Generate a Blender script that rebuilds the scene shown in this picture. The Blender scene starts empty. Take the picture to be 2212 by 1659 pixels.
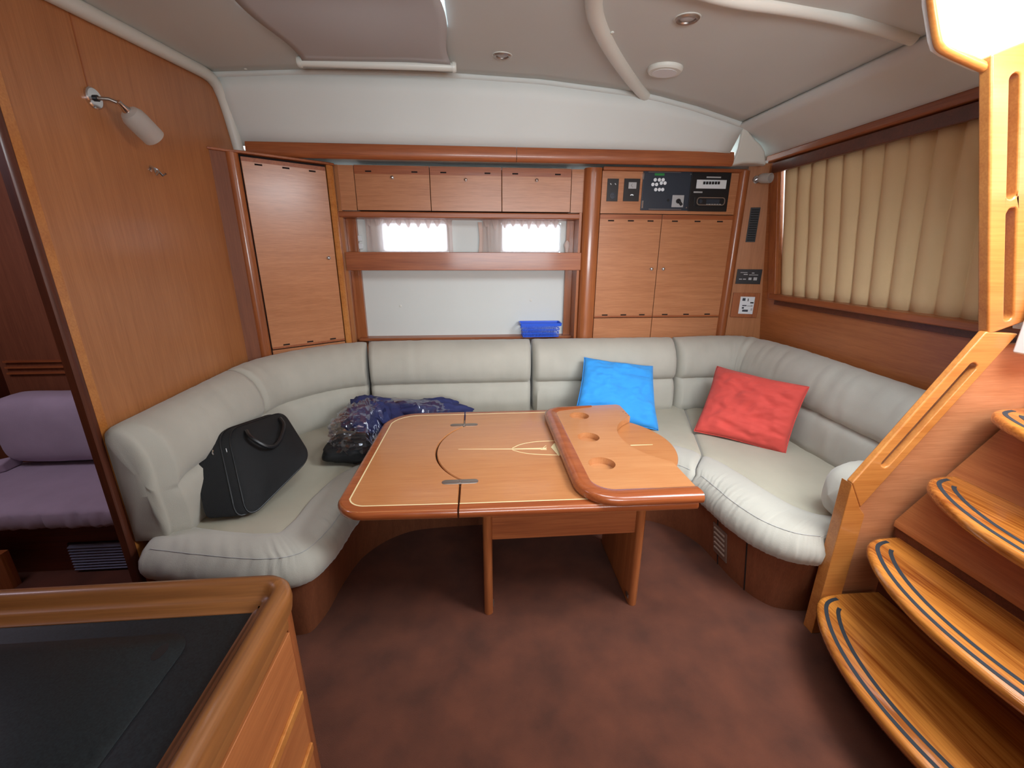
import bpy, bmesh, math, random
import numpy as np
from mathutils import Vector, Matrix, noise
R = math.radians
PI = math.pi
SC = bpy.context.scene
COL = SC.collection

# ------------------------------------------------------------------ camera
F_PX, PITCH, YAW, ROLL, EYE = 915.0, 17.2, 4.65, 0.17, 1.60
cam = bpy.data.cameras.new('camera')
cam.sensor_width = 36.0
cam.lens = 36.0 * F_PX / 2212.0
cam.clip_start = 0.01
co = bpy.data.objects.new('camera', cam)
COL.objects.link(co)
_M = Matrix.Rotation(-R(YAW), 4, 'Z') @ Matrix.Rotation(R(90 - PITCH), 4, 'X') @ Matrix.Rotation(R(ROLL), 4, 'Z')
co.matrix_world = Matrix.Translation((0, 0, EYE)) @ _M
SC.camera = co
_M3 = _M.to_3x3()

# ------------------------------------------------------------------ world, lights, exposure
w = bpy.data.worlds.new('world'); SC.world = w; w.use_nodes = True
bg = w.node_tree.nodes['Background']
bg.inputs[0].default_value = (0.86, 0.93, 1.0, 1); bg.inputs[1].default_value = 4.0
SC.view_settings.view_transform = 'Standard'
SC.view_settings.look = 'None'
SC.view_settings.exposure = 0.03
SC.view_settings.gamma = 1.0
SC.view_settings.use_curve_mapping = False


def area(name, loc, target, sx, sy, power, col, spread=180):
    l = bpy.data.lights.new(name, 'AREA'); l.shape = 'RECTANGLE'; l.size = sx; l.size_y = sy
    l.energy = power; l.color = col; l.spread = R(spread)
    o = bpy.data.objects.new(name, l); COL.objects.link(o)
    o.location = loc
    o.rotation_euler = (Vector(target) - Vector(loc)).to_track_quat('-Z', 'Y').to_euler()
    return o


area('companionway_daylight', (1.80, 0.72, 2.50), (1.35, 1.5, 0.5), 0.9, 0.9, 80, (0.86, 0.94, 1.0))
area('galley_window_daylight', (0.1, -1.35, 1.60), (0.15, 2.5, 2.25), 2.4, 0.5, 38, (0.88, 0.95, 1.0), 100)
area('table_fill_light', (0.25, 1.25, 2.40), (0.45, 2.3, 0.5), 0.7, 0.6, 11, (0.86, 0.94, 1.0), 115)  # added fill for table and floor; the ceiling is closed here
area('right_sofa_fill_light', (1.12, 0.95, 2.36), (1.72, 2.35, 0.6), 0.6, 0.5, 9, (0.76, 0.88, 1.0), 105)  # added cool fill for the right sofa, no hatch above it
area('forward_cabin_daylight', (-2.35, 1.35, 2.2), (-2.2, 2.4, 0.6), 0.5, 0.5, 8.5, (0.90, 0.80, 1.0))


# ------------------------------------------------------------------ pixel helpers: where a sight line meets a real plane
def ray(px, py):
    return _M3 @ Vector(((px - 1106.0) / F_PX, -(py - 829.5) / F_PX, -1.0))


def atY(px, py, Y):
    d = ray(px, py); t = Y / d.y; return Vector((d.x * t, Y, EYE + d.z * t))


def atX(px, py, X):
    d = ray(px, py); t = X / d.x; return Vector((X, d.y * t, EYE + d.z * t))


def atZ(px, py, Z):
    d = ray(px, py); t = (Z - EYE) / d.z; return Vector((d.x * t, d.y * t, Z))


def atP(px, py, p, n):
    d = ray(px, py); n = Vector(n); c = Vector((0, 0, EYE)); t = (Vector(p) - c).dot(n) / d.dot(n); return c + d * t


# ------------------------------------------------------------------ materials
def lin(c):
    return tuple((v / 12.92 if v <= 0.04045 else ((v + 0.055) / 1.055) ** 2.4) for v in c)


def rgb(r, g, b):
    return (*lin((r / 255, g / 255, b / 255)), 1)


def newmat(name):
    m = bpy.data.materials.new(name); m.use_nodes = True
    nt = m.node_tree
    return m, nt, nt.nodes['Principled BSDF']


def plain(name, col, rough=0.5, metal=0.0, coat=0.0, bump=0.0, bscale=200, var=0.0, vscale=8, emis=0, sheen=0, trans=0, alpha=1, ior=None):
    m, nt, b = newmat(name)
    b.inputs['Base Color'].default_value = col
    b.inputs['Roughness'].default_value = rough
    b.inputs['Metallic'].default_value = metal
    b.inputs['Coat Weight'].default_value = coat
    b.inputs['Coat Roughness'].default_value = 0.12
    b.inputs['Sheen Weight'].default_value = sheen
    b.inputs['Transmission Weight'].default_value = trans
    b.inputs['Alpha'].default_value = alpha
    if ior: b.inputs['IOR'].default_value = ior
    tc = nt.nodes.new('ShaderNodeTexCoord')
    if var:
        n = nt.nodes.new('ShaderNodeTexNoise'); n.inputs['Scale'].default_value = vscale; n.inputs['Detail'].default_value = 5
        r = nt.nodes.new('ShaderNodeValToRGB')
        r.color_ramp.elements[0].position = 0.3; r.color_ramp.elements[1].position = 0.7
        r.color_ramp.elements[0].color = tuple(c * (1 - var) for c in col[:3]) + (1,)
        r.color_ramp.elements[1].color = tuple(min(1, c * (1 + var)) for c in col[:3]) + (1,)
        nt.links.new(tc.outputs['Object'], n.inputs['Vector']); nt.links.new(n.outputs['Fac'], r.inputs[0])
        nt.links.new(r.outputs[0], b.inputs['Base Color'])
    if bump:
        n = nt.nodes.new('ShaderNodeTexNoise'); n.inputs['Scale'].default_value = bscale; n.inputs['Detail'].default_value = 3
        bp = nt.nodes.new('ShaderNodeBump'); bp.inputs['Strength'].default_value = bump; bp.inputs['Distance'].default_value = 0.002
        nt.links.new(tc.outputs['Object'], n.inputs['Vector']); nt.links.new(n.outputs['Fac'], bp.inputs['Height'])
        nt.links.new(bp.outputs[0], b.inputs['Normal'])
    if emis:
        b.inputs['Emission Color'].default_value = col; b.inputs['Emission Strength'].default_value = emis
    return m


def wood(name, light, dark, axis='x', rough=0.32, coat=0.35, grain=1.0, fig=0.5, crough=0.12, rot=0.0):
    m, nt, b = newmat(name)
    L = nt.links.new
    tc = nt.nodes.new('ShaderNodeTexCoord')
    mp = nt.nodes.new('ShaderNodeMapping')
    s = {'x': (1.2, 22, 22), 'y': (22, 1.2, 22), 'z': (22, 22, 1.2)}[axis]
    mp.inputs['Scale'].default_value = tuple(v * grain for v in s)
    pre = nt.nodes.new('ShaderNodeMapping'); pre.inputs['Rotation'].default_value = (0, 0, rot)
    L(tc.outputs['Object'], pre.inputs[0]); L(pre.outputs[0], mp.inputs[0])
    n1 = nt.nodes.new('ShaderNodeTexNoise'); n1.inputs['Scale'].default_value = 1.0; n1.inputs['Detail'].default_value = 6; n1.inputs['Distortion'].default_value = 0.6
    L(mp.outputs[0], n1.inputs['Vector'])
    mp2 = nt.nodes.new('ShaderNodeMapping')
    mp2.inputs['Scale'].default_value = tuple((v * 8 if v > 5 else v * 5) * grain for v in s)
    L(pre.outputs[0], mp2.inputs[0])
    n2 = nt.nodes.new('ShaderNodeTexNoise'); n2.inputs['Scale'].default_value = 1.0; n2.inputs['Detail'].default_value = 3
    L(mp2.outputs[0], n2.inputs['Vector'])
    n3 = nt.nodes.new('ShaderNodeTexNoise'); n3.inputs['Scale'].default_value = 2.2; n3.inputs['Detail'].default_value = 2
    L(tc.outputs['Object'], n3.inputs['Vector'])
    a = nt.nodes.new('ShaderNodeMath'); a.operation = 'MULTIPLY_ADD'; a.inputs[1].default_value = 0.45
    L(n2.outputs['Fac'], a.inputs[0])
    a2 = nt.nodes.new('ShaderNodeMath'); a2.operation = 'MULTIPLY'; a2.inputs[1].default_value = fig
    L(n1.outputs['Fac'], a2.inputs[0]); L(a2.outputs[0], a.inputs[2])
    a3 = nt.nodes.new('ShaderNodeMath'); a3.operation = 'MULTIPLY_ADD'; a3.inputs[1].default_value = 0.25
    L(n3.outputs['Fac'], a3.inputs[0]); L(a.outputs[0], a3.inputs[2])
    r = nt.nodes.new('ShaderNodeValToRGB')
    mid = 0.5 * (0.45 + fig + 0.25)
    r.color_ramp.elements[0].position = mid - 0.2; r.color_ramp.elements[1].position = mid + 0.2
    r.color_ramp.elements[0].color = dark; r.color_ramp.elements[1].color = light
    L(a3.outputs[0], r.inputs[0]); L(r.outputs[0], b.inputs['Base Color'])
    b.inputs['Roughness'].default_value = rough
    b.inputs['Coat Weight'].default_value = coat; b.inputs['Coat Roughness'].default_value = crough
    bp = nt.nodes.new('ShaderNodeBump'); bp.inputs['Strength'].default_value = 0.12; bp.inputs['Distance'].default_value = 0.001
    L(n2.outputs['Fac'], bp.inputs['Height']); L(bp.outputs[0], b.inputs['Normal'])
    return m


VEN_L, VEN_D = rgb(190, 122, 76), rgb(150, 86, 46)
M = {}
M['veneer_v'] = wood('veneer_upright_grain', rgb(186, 124, 76), rgb(156, 96, 54), 'z', 0.42, 0.25, 1.6, 0.4, 0.18)
M['veneer_h'] = wood('veneer_level_grain', rgb(200, 138, 96), rgb(162, 102, 64), 'x', 0.36, 0.3, 2.0, 0.4, 0.22)
M['veneer_y'] = wood('veneer_deep_grain', rgb(184, 114, 64), rgb(150, 84, 44), 'y', 0.42, 0.15, 1.6, 0.4, 0.2)
M['veneer_diag'] = wood('veneer_angled_door', rgb(200, 138, 96), rgb(162, 102, 64), 'x', 0.30, 0.4, 2.0, 0.4, 0.2, rot=-0.68)
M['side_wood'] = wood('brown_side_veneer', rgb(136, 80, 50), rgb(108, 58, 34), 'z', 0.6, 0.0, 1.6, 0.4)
M['solid_v'] = wood('cherry_upright', rgb(176, 104, 58), rgb(130, 68, 34), 'z', 0.32, 0.4)
M['solid_h'] = wood('cherry_level', rgb(174, 100, 56), rgb(128, 64, 32), 'x', 0.42, 0.2)
M['solid_y'] = wood('cherry_deep', rgb(168, 96, 52), rgb(124, 62, 32), 'y', 0.34, 0.3)
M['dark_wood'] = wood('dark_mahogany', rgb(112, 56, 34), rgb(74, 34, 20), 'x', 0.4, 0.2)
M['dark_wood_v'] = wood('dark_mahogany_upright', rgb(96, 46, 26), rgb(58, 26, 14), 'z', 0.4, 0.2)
M['table_wood'] = wood('table_cherry', rgb(198, 136, 86), rgb(172, 106, 60), 'x', 0.28, 0.5, 1.6, 0.35)
M['table_edge'] = wood('table_edge_cherry', rgb(166, 90, 48), rgb(134, 64, 32), 'x', 0.26, 0.6)
M['leaf_wood'] = wood('leaf_cherry', rgb(200, 142, 94), rgb(176, 112, 66), 'x', 0.3, 0.4, 1.6, 0.35)
M['tread_wood'] = wood('tread_teak', rgb(214, 138, 58), rgb(128, 62, 20), 'y', 0.22, 0.8, 0.8, 0.8, 0.06)
M['rail_wood'] = wood('rail_cherry', rgb(204, 136, 68), rgb(168, 98, 42), 'x', 0.34, 0.4, 0.8)
M['counter_rim'] = wood('counter_rim_wood', rgb(158, 102, 54), rgb(120, 72, 36), 'y', 0.34, 0.4)
M['white_panel'] = plain('white_vinyl_panel', rgb(212, 216, 212), 0.6, bump=0.08, bscale=300, var=0.015, vscale=3)
M['ceiling'] = plain('ceiling_vinyl', rgb(202, 207, 203), 0.7, bump=0.15, bscale=500, var=0.02, vscale=2)
M['moulding'] = plain('white_moulding', rgb(214, 216, 208), 0.35)
M['gelcoat'] = plain('white_gelcoat', rgb(236, 238, 236), 0.35, coat=0.3)
M['carpet'] = plain('brown_carpet', rgb(90, 47, 29), 0.95, bump=1.0, bscale=420, var=0.3, vscale=6, sheen=0.05)
M['fabric'] = plain('beige_microfibre', rgb(180, 175, 162), 0.85, bump=0.25, bscale=260, var=0.05, vscale=6, sheen=0.25)
M['fabric_flat'] = plain('olive_beige_microfibre', rgb(172, 164, 144), 0.85, bump=0.25, bscale=260, var=0.05, vscale=6, sheen=0.2)
M['fabric_left'] = plain('lilac_grey_microfibre', rgb(176, 160, 176), 0.9, bump=0.3, bscale=200, var=0.06, vscale=8, sheen=0.2)
M['blue'] = plain('blue_cotton', rgb(48, 150, 226), 0.85, bump=0.4, bscale=320, var=0.06, vscale=10, sheen=0.1)
M['red'] = plain('red_cotton', rgb(206, 72, 62), 0.85, bump=0.4, bscale=320, var=0.06, vscale=10, sheen=0.1)
M['black_fabric'] = plain('black_nylon', rgb(13, 14, 16), 0.75, bump=0.4, bscale=500)
M['navy'] = plain('navy_cloth', rgb(38, 44, 92), 0.8, bump=0.3, bscale=300)
M['black'] = plain('black_plastic', rgb(22, 23, 26), 0.4)
M['panel_black'] = plain('slate_panel', rgb(44, 54, 66), 0.35, coat=0.2)
M['darkgap'] = plain('dark_gap', rgb(26, 12, 8), 0.9)
M['chrome'] = plain('chrome', rgb(220, 222, 226), 0.15, metal=1.0)
M['steel'] = plain('brushed_steel', rgb(170, 160, 152), 0.35, metal=0.9)
M['greyplastic'] = plain('grey_plastic', rgb(176, 176, 176), 0.5)
M['whiteplastic'] = plain('white_plastic', rgb(222, 226, 228), 0.45)
M['bluebasket'] = plain('blue_plastic', rgb(44, 96, 222), 0.35)
M['inlay'] = plain('maple_inlay', rgb(240, 220, 168), 0.35, coat=0.3)
M['worktop'] = plain('dark_speckled_worktop', rgb(20, 26, 28), 0.4, var=0.6, vscale=260)
M['grip'] = plain('black_grip', rgb(34, 38, 44), 0.8)
M['curtain'] = plain('beige_curtain', rgb(222, 194, 148), 0.9, bump=0.3, bscale=300, var=0.03, vscale=5)
M['glass'] = plain('window_glass', rgb(240, 245, 250), 0.05, trans=1.0, ior=1.02)
M['green'] = plain('green_display', rgb(40, 120, 60), 0.4, emis=0.15)
M['bright_white'] = plain('backlit_icon', rgb(236, 242, 246), 0.5)
M['mesh_vent'] = plain('black_mesh', rgb(14, 12, 12), 0.8)
M['vent_grey'] = plain('slate_louvre', rgb(130, 136, 160), 0.5)
M['pink'] = plain('pink_fabric', rgb(206, 182, 170), 0.9)


def frosted():
    m, nt, b = newmat('frosted_glass')
    L = nt.links.new
    b.inputs['Base Color'].default_value = rgb(226, 224, 218); b.inputs['Roughness'].default_value = 0.35
    t = nt.nodes.new('ShaderNodeBsdfTranslucent'); t.inputs[0].default_value = rgb(236, 234, 230)
    tr = nt.nodes.new('ShaderNodeBsdfTransparent'); tr.inputs[0].default_value = (0.95, 0.95, 0.95, 1)
    m1 = nt.nodes.new('ShaderNodeMixShader'); m1.inputs[0].default_value = 0.5
    m2 = nt.nodes.new('ShaderNodeMixShader'); m2.inputs[0].default_value = 0.4
    L(b.outputs[0], m1.inputs[1]); L(t.outputs[0], m1.inputs[2]); L(m1.outputs[0], m2.inputs[1]); L(tr.outputs[0], m2.inputs[2])
    L(m2.outputs[0], nt.nodes['Material Output'].inputs[0])
    return m


def sheer():
    m, nt, b = newmat('sheer_curtain')
    L = nt.links.new
    d = nt.nodes.new('ShaderNodeBsdfDiffuse'); d.inputs[0].default_value = rgb(226, 214, 206)
    t = nt.nodes.new('ShaderNodeBsdfTranslucent'); t.inputs[0].default_value = rgb(240, 226, 222)
    tr = nt.nodes.new('ShaderNodeBsdfTransparent'); tr.inputs[0].default_value = (0.9, 0.86, 0.88, 1)
    m1 = nt.nodes.new('ShaderNodeMixShader'); m1.inputs[0].default_value = 0.5
    m2 = nt.nodes.new('ShaderNodeMixShader'); m2.inputs[0].default_value = 0.16
    L(d.outputs[0], m1.inputs[1]); L(t.outputs[0], m1.inputs[2]); L(m1.outputs[0], m2.inputs[1]); L(tr.outputs[0], m2.inputs[2])
    L(m2.outputs[0], nt.nodes['Material Output'].inputs[0])
    return m


def polythene():
    m, nt, b = newmat('clear_polythene')
    L = nt.links.new
    g = nt.nodes.new('ShaderNodeBsdfGlossy'); g.inputs[0].default_value = (0.9, 0.92, 1, 1); g.inputs['Roughness'].default_value = 0.08
    tr = nt.nodes.new('ShaderNodeBsdfTransparent'); tr.inputs[0].default_value = (0.93, 0.93, 0.95, 1)
    lw = nt.nodes.new('ShaderNodeLayerWeight'); lw.inputs[0].default_value = 0.35
    mx = nt.nodes.new('ShaderNodeMath'); mx.operation = 'MULTIPLY_ADD'; mx.inputs[1].default_value = 0.45; mx.inputs[2].default_value = 0.05
    L(lw.outputs['Facing'], mx.inputs[0])
    m1 = nt.nodes.new('ShaderNodeMixShader')
    L(mx.outputs[0], m1.inputs[0]); L(tr.outputs[0], m1.inputs[1]); L(g.outputs[0], m1.inputs[2])
    L(m1.outputs[0], nt.nodes['Material Output'].inputs[0])
    return m


M['frosted'] = frosted(); M['sheer'] = sheer(); M['polythene'] = polythene()


# ------------------------------------------------------------------ mesh helpers
class MB:
    def __init__(s): s.v = []; s.f = []

    def add(s, v, f):
        k = len(s.v); s.v += [tuple(p) for p in v]; s.f += [tuple(i + k for i in q) for q in f]; return s

    def box(s, x0, x1, y0, y1, z0, z1):
        v = [(x, y, z) for x in (x0, x1) for y in (y0, y1) for z in (z0, z1)]
        return s.add(v, [(0, 1, 3, 2), (4, 6, 7, 5), (0, 4, 5, 1), (2, 3, 7, 6), (0, 2, 6, 4), (1, 5, 7, 3)])

    def rings(s, rings, closed=True, caps=True):
        n = len(rings[0]); v = [p for r in rings for p in r]; f = []
        for i in range(len(rings) - 1):
            for j in range(n if closed else n - 1):
                a = i * n + j; b = i * n + (j + 1) % n
                f.append((a, b, b + n, a + n))
        if caps:
            f.append(tuple(range(n))[::-1]); f.append(tuple((len(rings) - 1) * n + j for j in range(n)))
        return s.add(v, f)

    def prism(s, poly, vec):
        vec = Vector(vec)
        return s.rings([[Vector(p) for p in poly], [Vector(p) + vec for p in poly]])

    def tube(s, pts, r, n=10, caps=True):
        pts = [Vector(p) for p in pts]; rs = r if isinstance(r, (list, tuple)) else [r] * len(pts)
        up = Vector((0, 0, 1)); rings = []
        t0 = (pts[1] - pts[0]).normalized()
        if abs(t0.dot(up)) > 0.9: up = Vector((1, 0, 0))
        for i, p in enumerate(pts):
            t = (pts[min(i + 1, len(pts) - 1)] - pts[max(i - 1, 0)]).normalized()
            a = t.cross(up).normalized(); b2 = a.cross(t).normalized(); up = b2
            rings.append([p + (a * math.cos(2 * PI * k / n) + b2 * math.sin(2 * PI * k / n)) * rs[i] for k in range(n)])
        return s.rings(rings, True, caps)

    def lathe(s, c, axis, prof, n=24):
        c = Vector(c); ax = Vector(axis).normalized()
        a = ax.orthogonal().normalized(); b2 = ax.cross(a)
        return s.rings([[c + ax * h + (a * math.cos(2 * PI * k / n) + b2 * math.sin(2 * PI * k / n)) * max(r, 1e-5) for k in range(n)] for r, h in prof])

    def grid(s, fn, nu, nv, wrapu=False):
        v = [fn(i / nu, j / nv) for i in range(nu + 1) for j in range(nv + 1)]
        f = [(i * (nv + 1) + j, (i + 1) * (nv + 1) + j, (i + 1) * (nv + 1) + j + 1, i * (nv + 1) + j + 1) for i in range(nu) for j in range(nv)]
        return s.add(v, f)

    def loft(s, outline, prof):
        """outline: closed 2-D polygon (ccw); prof: [(inset, z)] from bottom to top"""
        rings = [[(x, y, z) for x, y in inset(outline, d)] for d, z in prof]
        return s.rings(rings)


def inset(poly, d):
    n = len(poly); out = []
    for i in range(n):
        p0 = Vector(poly[i - 1][:2]); p = Vector(poly[i][:2]); p1 = Vector(poly[(i + 1) % n][:2])
        e0 = (p - p0); e1 = (p1 - p)
        e0 = e0.normalized() if e0.length > 1e-9 else e1.normalized()
        e1 = e1.normalized() if e1.length > 1e-9 else e0
        n0 = Vector((-e0.y, e0.x)); n1 = Vector((-e1.y, e1.x)); m = n0 + n1
        if m.length < 1e-6: m = n0
        m.normalize(); k = max(0.5, m.dot(n0))
        out.append(p + m * (d / k))
    return [(q.x, q.y) for q in out]


def build(name, mb, m, parent=None, bevel=0.0, seg=2, smooth=40, recalc=True):
    me = bpy.data.meshes.new(name)
    off = parent_loc(parent)
    me.from_pydata([(p[0] - off.x, p[1] - off.y, p[2] - off.z) for p in mb.v], [], mb.f)
    if recalc:
        bm = bmesh.new(); bm.from_mesh(me)
        bmesh.ops.recalc_face_normals(bm, faces=bm.faces); bm.to_mesh(me); bm.free()
    me.materials.append(M[m] if isinstance(m, str) else m)
    if smooth:
        me.polygons.foreach_set('use_smooth', [True] * len(me.polygons))
        me.set_sharp_from_angle(angle=R(smooth))
    o = bpy.data.objects.new(name, me); COL.objects.link(o)
    if parent: o.parent = parent
    if bevel:
        b = o.modifiers.new('bevel', 'BEVEL'); b.width = bevel; b.segments = seg; b.limit_method = 'ANGLE'; b.angle_limit = R(40); b.harden_normals = True
    return o


def parent_loc(p):
    v = Vector((0, 0, 0))
    while p is not None:
        v += p.location; p = p.parent
    return v


def tag(o, label=None, cat=None, group=None, kind=None):
    if label: o['label'] = label
    if cat: o['category'] = cat
    if group: o['group'] = group
    if kind: o['kind'] = kind
    return o


def thing(name, label, cat, loc, group=None):
    o = bpy.data.objects.new(name, None); COL.objects.link(o); o.location = loc; o.empty_display_size = 0.05
    return tag(o, label, cat, group)


def struct(name, mb, m, label, parent=None, **k):
    o = build(name, mb, m, parent, **k)
    if parent is None: tag(o, label, 'structure', None, 'structure')
    return o


def B(*a): return MB().box(*a)


def chaikin(pts, it=2, closed=False):
    pts = [Vector(p) for p in pts]
    for _ in range(it):
        out = []
        n = len(pts); rng = range(n) if closed else range(n - 1)
        if not closed: out.append(pts[0])
        for i in rng:
            a, b = pts[i], pts[(i + 1) % n]
            out += [a * 0.75 + b * 0.25, a * 0.25 + b * 0.75]
        if not closed: out.append(pts[-1])
        pts = out
    return pts


def roundrect(x0, x1, y0, y1, r, n=6):
    rs = r if isinstance(r, (list, tuple)) else [r] * 4   # corners: x0y0, x1y0, x1y1, x0y1
    out = []
    for (cx, cy, sx, sy, a0), rr in zip(((x0, y0, 1, 1, 180), (x1, y0, -1, 1, 270), (x1, y1, -1, -1, 0), (x0, y1, 1, -1, 90)), rs):
        for k in range(n + 1):
            a = R(a0 + 90 * k / n)
            out.append((cx + sx * rr + rr * math.cos(a), cy + sy * rr + rr * math.sin(a)))
    return out


def resample(pts, n):
    pts = [Vector(p) for p in pts]
    d = [0]
    for a, b in zip(pts, pts[1:]): d.append(d[-1] + (b - a).length)
    out = []; j = 0
    for i in range(n):
        s = d[-1] * i / (n - 1)
        while j < len(pts) - 2 and d[j + 1] < s: j += 1
        t = (s - d[j]) / max(1e-9, d[j + 1] - d[j]); out.append(pts[j].lerp(pts[j + 1], min(1, max(0, t))))
    return out


def interp(x, pts):
    return float(np.interp(x, [p[0] for p in pts], [p[1] for p in pts]))


def fn(p, sc):
    return noise.noise(Vector((p[0] * sc[0], p[1] * sc[1], p[2] * sc[2])))


# ================================================================== ROOM SHELL
XL, YB, YW, XR = -1.44, 3.16, 3.36, 2.05
YC = 2.99      # plane of the long cornice
YE = 1.585     # near edge of the left bulkhead
YS = 1.37      # plane of the stair side panel

fl = MB().grid(lambda u, v: (-3.6 + 6.4 * u, -1.6 + 5.4 * v, 0.004 * fn((u, v, 0), (9, 9, 1))), 60, 60)
struct('floor', fl, 'carpet', 'brown carpeted cabin floor')

BZ = [(-1.5, 2.537), (-0.9, 2.570), (-0.317, 2.582), (0.4, 2.560), (1.045, 2.506), (1.35, 2.447), (1.66, 2.367), (1.8, 2.335)]


def zc(x, y):
    k = interp(x, [(-1.5, 0.086), (0.6, 0.075), (1.66, 0.01)])
    return interp(x, BZ) - k * (2.86 - y)


# ceiling: a cambered sheet with a skylight hole left open under the roller blind
HX0, HX1, HY0, HY1 = -0.85, -0.10, 1.55, 2.20
xs = sorted(set(list(np.linspace(-1.46, 1.67, 40)) + [HX0, HX1]))
ys = sorted(set(list(np.linspace(-0.2, 2.87, 24)) + [HY0, HY1]))
cb = MB()
idx = {}
for i, x in enumerate(xs):
    for j, y in enumerate(ys):
        idx[i, j] = len(cb.v); cb.v.append((x, y, zc(x, y)))
for i in range(len(xs) - 1):
    for j in range(len(ys) - 1):
        mx, my = (xs[i] + xs[i + 1]) / 2, (ys[j] + ys[j + 1]) / 2
        if HX0 < mx < HX1 and HY0 < my < HY1: continue
        if mx > 1.30 and my < 1.37: continue
        cb.f.append((idx[i, j], idx[i, j + 1], idx[i + 1, j + 1], idx[i + 1, j]))
ceil = struct('ceiling', cb, 'ceiling', 'cambered off white vinyl cabin headlining', recalc=False)
sm = ceil.modifiers.new('solid', 'SOLIDIFY'); sm.thickness = 0.02; sm.offset = -1

# white upper back wall leaning in from the cornice to the headlining
uw = MB().grid(lambda u, v: ((lambda x: (x, YC + 0.03 + (2.87 - YC - 0.03) * v, 2.225 + (zc(x, 2.87) - 2.225) * v))(-1.46 + 3.13 * u)), 30, 4)
wb = struct('wall_back', uw, 'white_panel', 'white padded vinyl upper wall above the long cornice')
wb.modifiers.new('solid', 'SOLIDIFY').thickness = 0.03
# snap buttons pressed in the vinyl
for px, py, par in ((547, 178, 0), (916, 181, 0), (1260, 210, 0)):
    p = atP(px, py, (0, 2.93, 2.4), (0, 1, 0.4))
    build('snap_button', MB().lathe(p - Vector((0, 0.006, 0)), (0, -1, -0.35), [(0.009, 0.0), (0.009, 0.003), (0.005, 0.005), (0, 0.005)], 14), 'moulding', wb)
for px, py in ((530, 147), (908, 150), (1325, 30), (1270, 180), (415, 125)):
    p = atZ(px, py, 2.55); p.z = zc(p.x, p.y)
    build('snap_button', MB().lathe(p, (0, 0, -1), [(0.008, 0.0), (0.008, 0.003), (0.004, 0.005), (0, 0.005)], 14), 'moulding', ceil)


def bead(name, pts, r, m='moulding', flat=1.0, label='white moulded ceiling bead', zoff=0.0):
    pts = resample(chaikin(pts, 2), 40)
    o = struct(name, MB().tube([p + Vector((0, 0, zoff)) for p in pts], r, 12), m, label)
    return o


# bead between headlining and upper wall
bead('trim_1', [(x, 2.855, zc(x, 2.86) - 0.004) for x in np.linspace(-1.42, 1.66, 30)], 0.021, m='ceiling', label='white bead between ceiling and upper back wall')
# bead down the bulkhead: along the ceiling then down to the cornice
bead('trim_2', [(XL + 0.02, y, zc(XL, y) - 0.02) for y in (0.9, 1.6, 2.2, 2.6, 2.78)] + [(XL + 0.02, 2.87, 2.50), (XL + 0.02, 2.93, 2.40), (XL + 0.02, 3.0, 2.16)], 0.030, label='white moulded corner bead above the left bulkhead')


def cpt(px, py):
    p = atZ(px, py, 2.5)
    for _ in range(6): p = atZ(px, py, zc(p.x, p.y))
    return p


bead('trim_3', [Vector((0.28, 0.7, zc(0.28, 0.7))), Vector((0.36, 1.4, zc(0.36, 1.4))), cpt(1275, 0), cpt(1300, 70), cpt(1335, 130), cpt(1375, 185), cpt(1395, 205)], 0.034, label='curved white ceiling rib left of the two lights')
bead('trim_4', [Vector((0.45, 1.62, zc(0.45, 1.62))), cpt(1480, -30), cpt(1580, 0), cpt(1700, 15), cpt(1800, 32), cpt(1900, 58), cpt(1975, 82)], 0.024, label='white ceiling rib running to the stair hatch')

# sloped white panel down to the right wall and the right wall itself
ur = MB().grid(lambda u, v: (1.64 + (XR - 1.64) * v + 0.02 * math.sin(PI * v), 0.9 + (3.24 - 0.9) * u, (2.372 - 0.01 * (2.86 - 0.9 - 1.96 * u)) * (1 - v) + 2.245 * v), 12, 6)
wr = struct('wall_right', ur, 'white_panel', 'sloping white vinyl panel above the aft curtain')
wr.modifiers.new('solid', 'SOLIDIFY').thickness = 0.02
bead('trim_5', [(1.655, y, 2.36 - 0.01 * (2.86 - y)) for y in (1.30, 1.8, 2.4, 2.84)], 0.010, m='ceiling', label='low bead between ceiling and sloping right panel')
# moulded corner cover
cc = MB()
_a, _b, _c = atY(1606, 266, 2.84), atY(1577, 357, 2.99), atX(1655, 355, 1.93)
_n = (_b - _a).cross(_c - _a).normalized()
crn = [atP(px, py, _a, _n) for px, py in ((1577, 359), (1588, 340), (1595, 318), (1601, 290), (1606, 264), (1617, 282), (1632, 300), (1645, 312), (1653, 326), (1656, 357), (1636, 352), (1606, 352))]
cc.prism(crn, (0.02, 0.06, 0.0))
struct('trim_6', cc, 'moulding', 'white moulded cover in the far upper corner', bevel=0.014, seg=3)

# long cornice of solid cherry, in two lengths
c0 = -1.30
zt, zb = 2.240, 2.152


def cornice(x0, x1):
    mb = MB(); rings = []
    pr = [(0, zb + 0.0), (-0.012, zb + 0.004), (-0.022, zb + 0.02), (-0.024, zb + 0.045), (-0.016, zt - 0.006), (0.0, zt), (0.05, zt), (0.05, zb + 0.01)]
    for x in (x0, x1): rings.append([(x, YC + d, z) for d, z in pr])
    return mb.rings(rings)


struct('trim_7', cornice(-1.37, 0.265), 'solid_h', 'left length of the long cherry cornice')
struct('trim_8', cornice(0.268, 1.70), 'solid_h', 'right length of the long cherry cornice')
# soffit behind the cornice
struct('trim_9', MB().box(-1.44, 1.98, YC + 0.04, 3.42, 2.185, 2.20), 'white_panel', 'white soffit between cornice and lockers')

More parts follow.
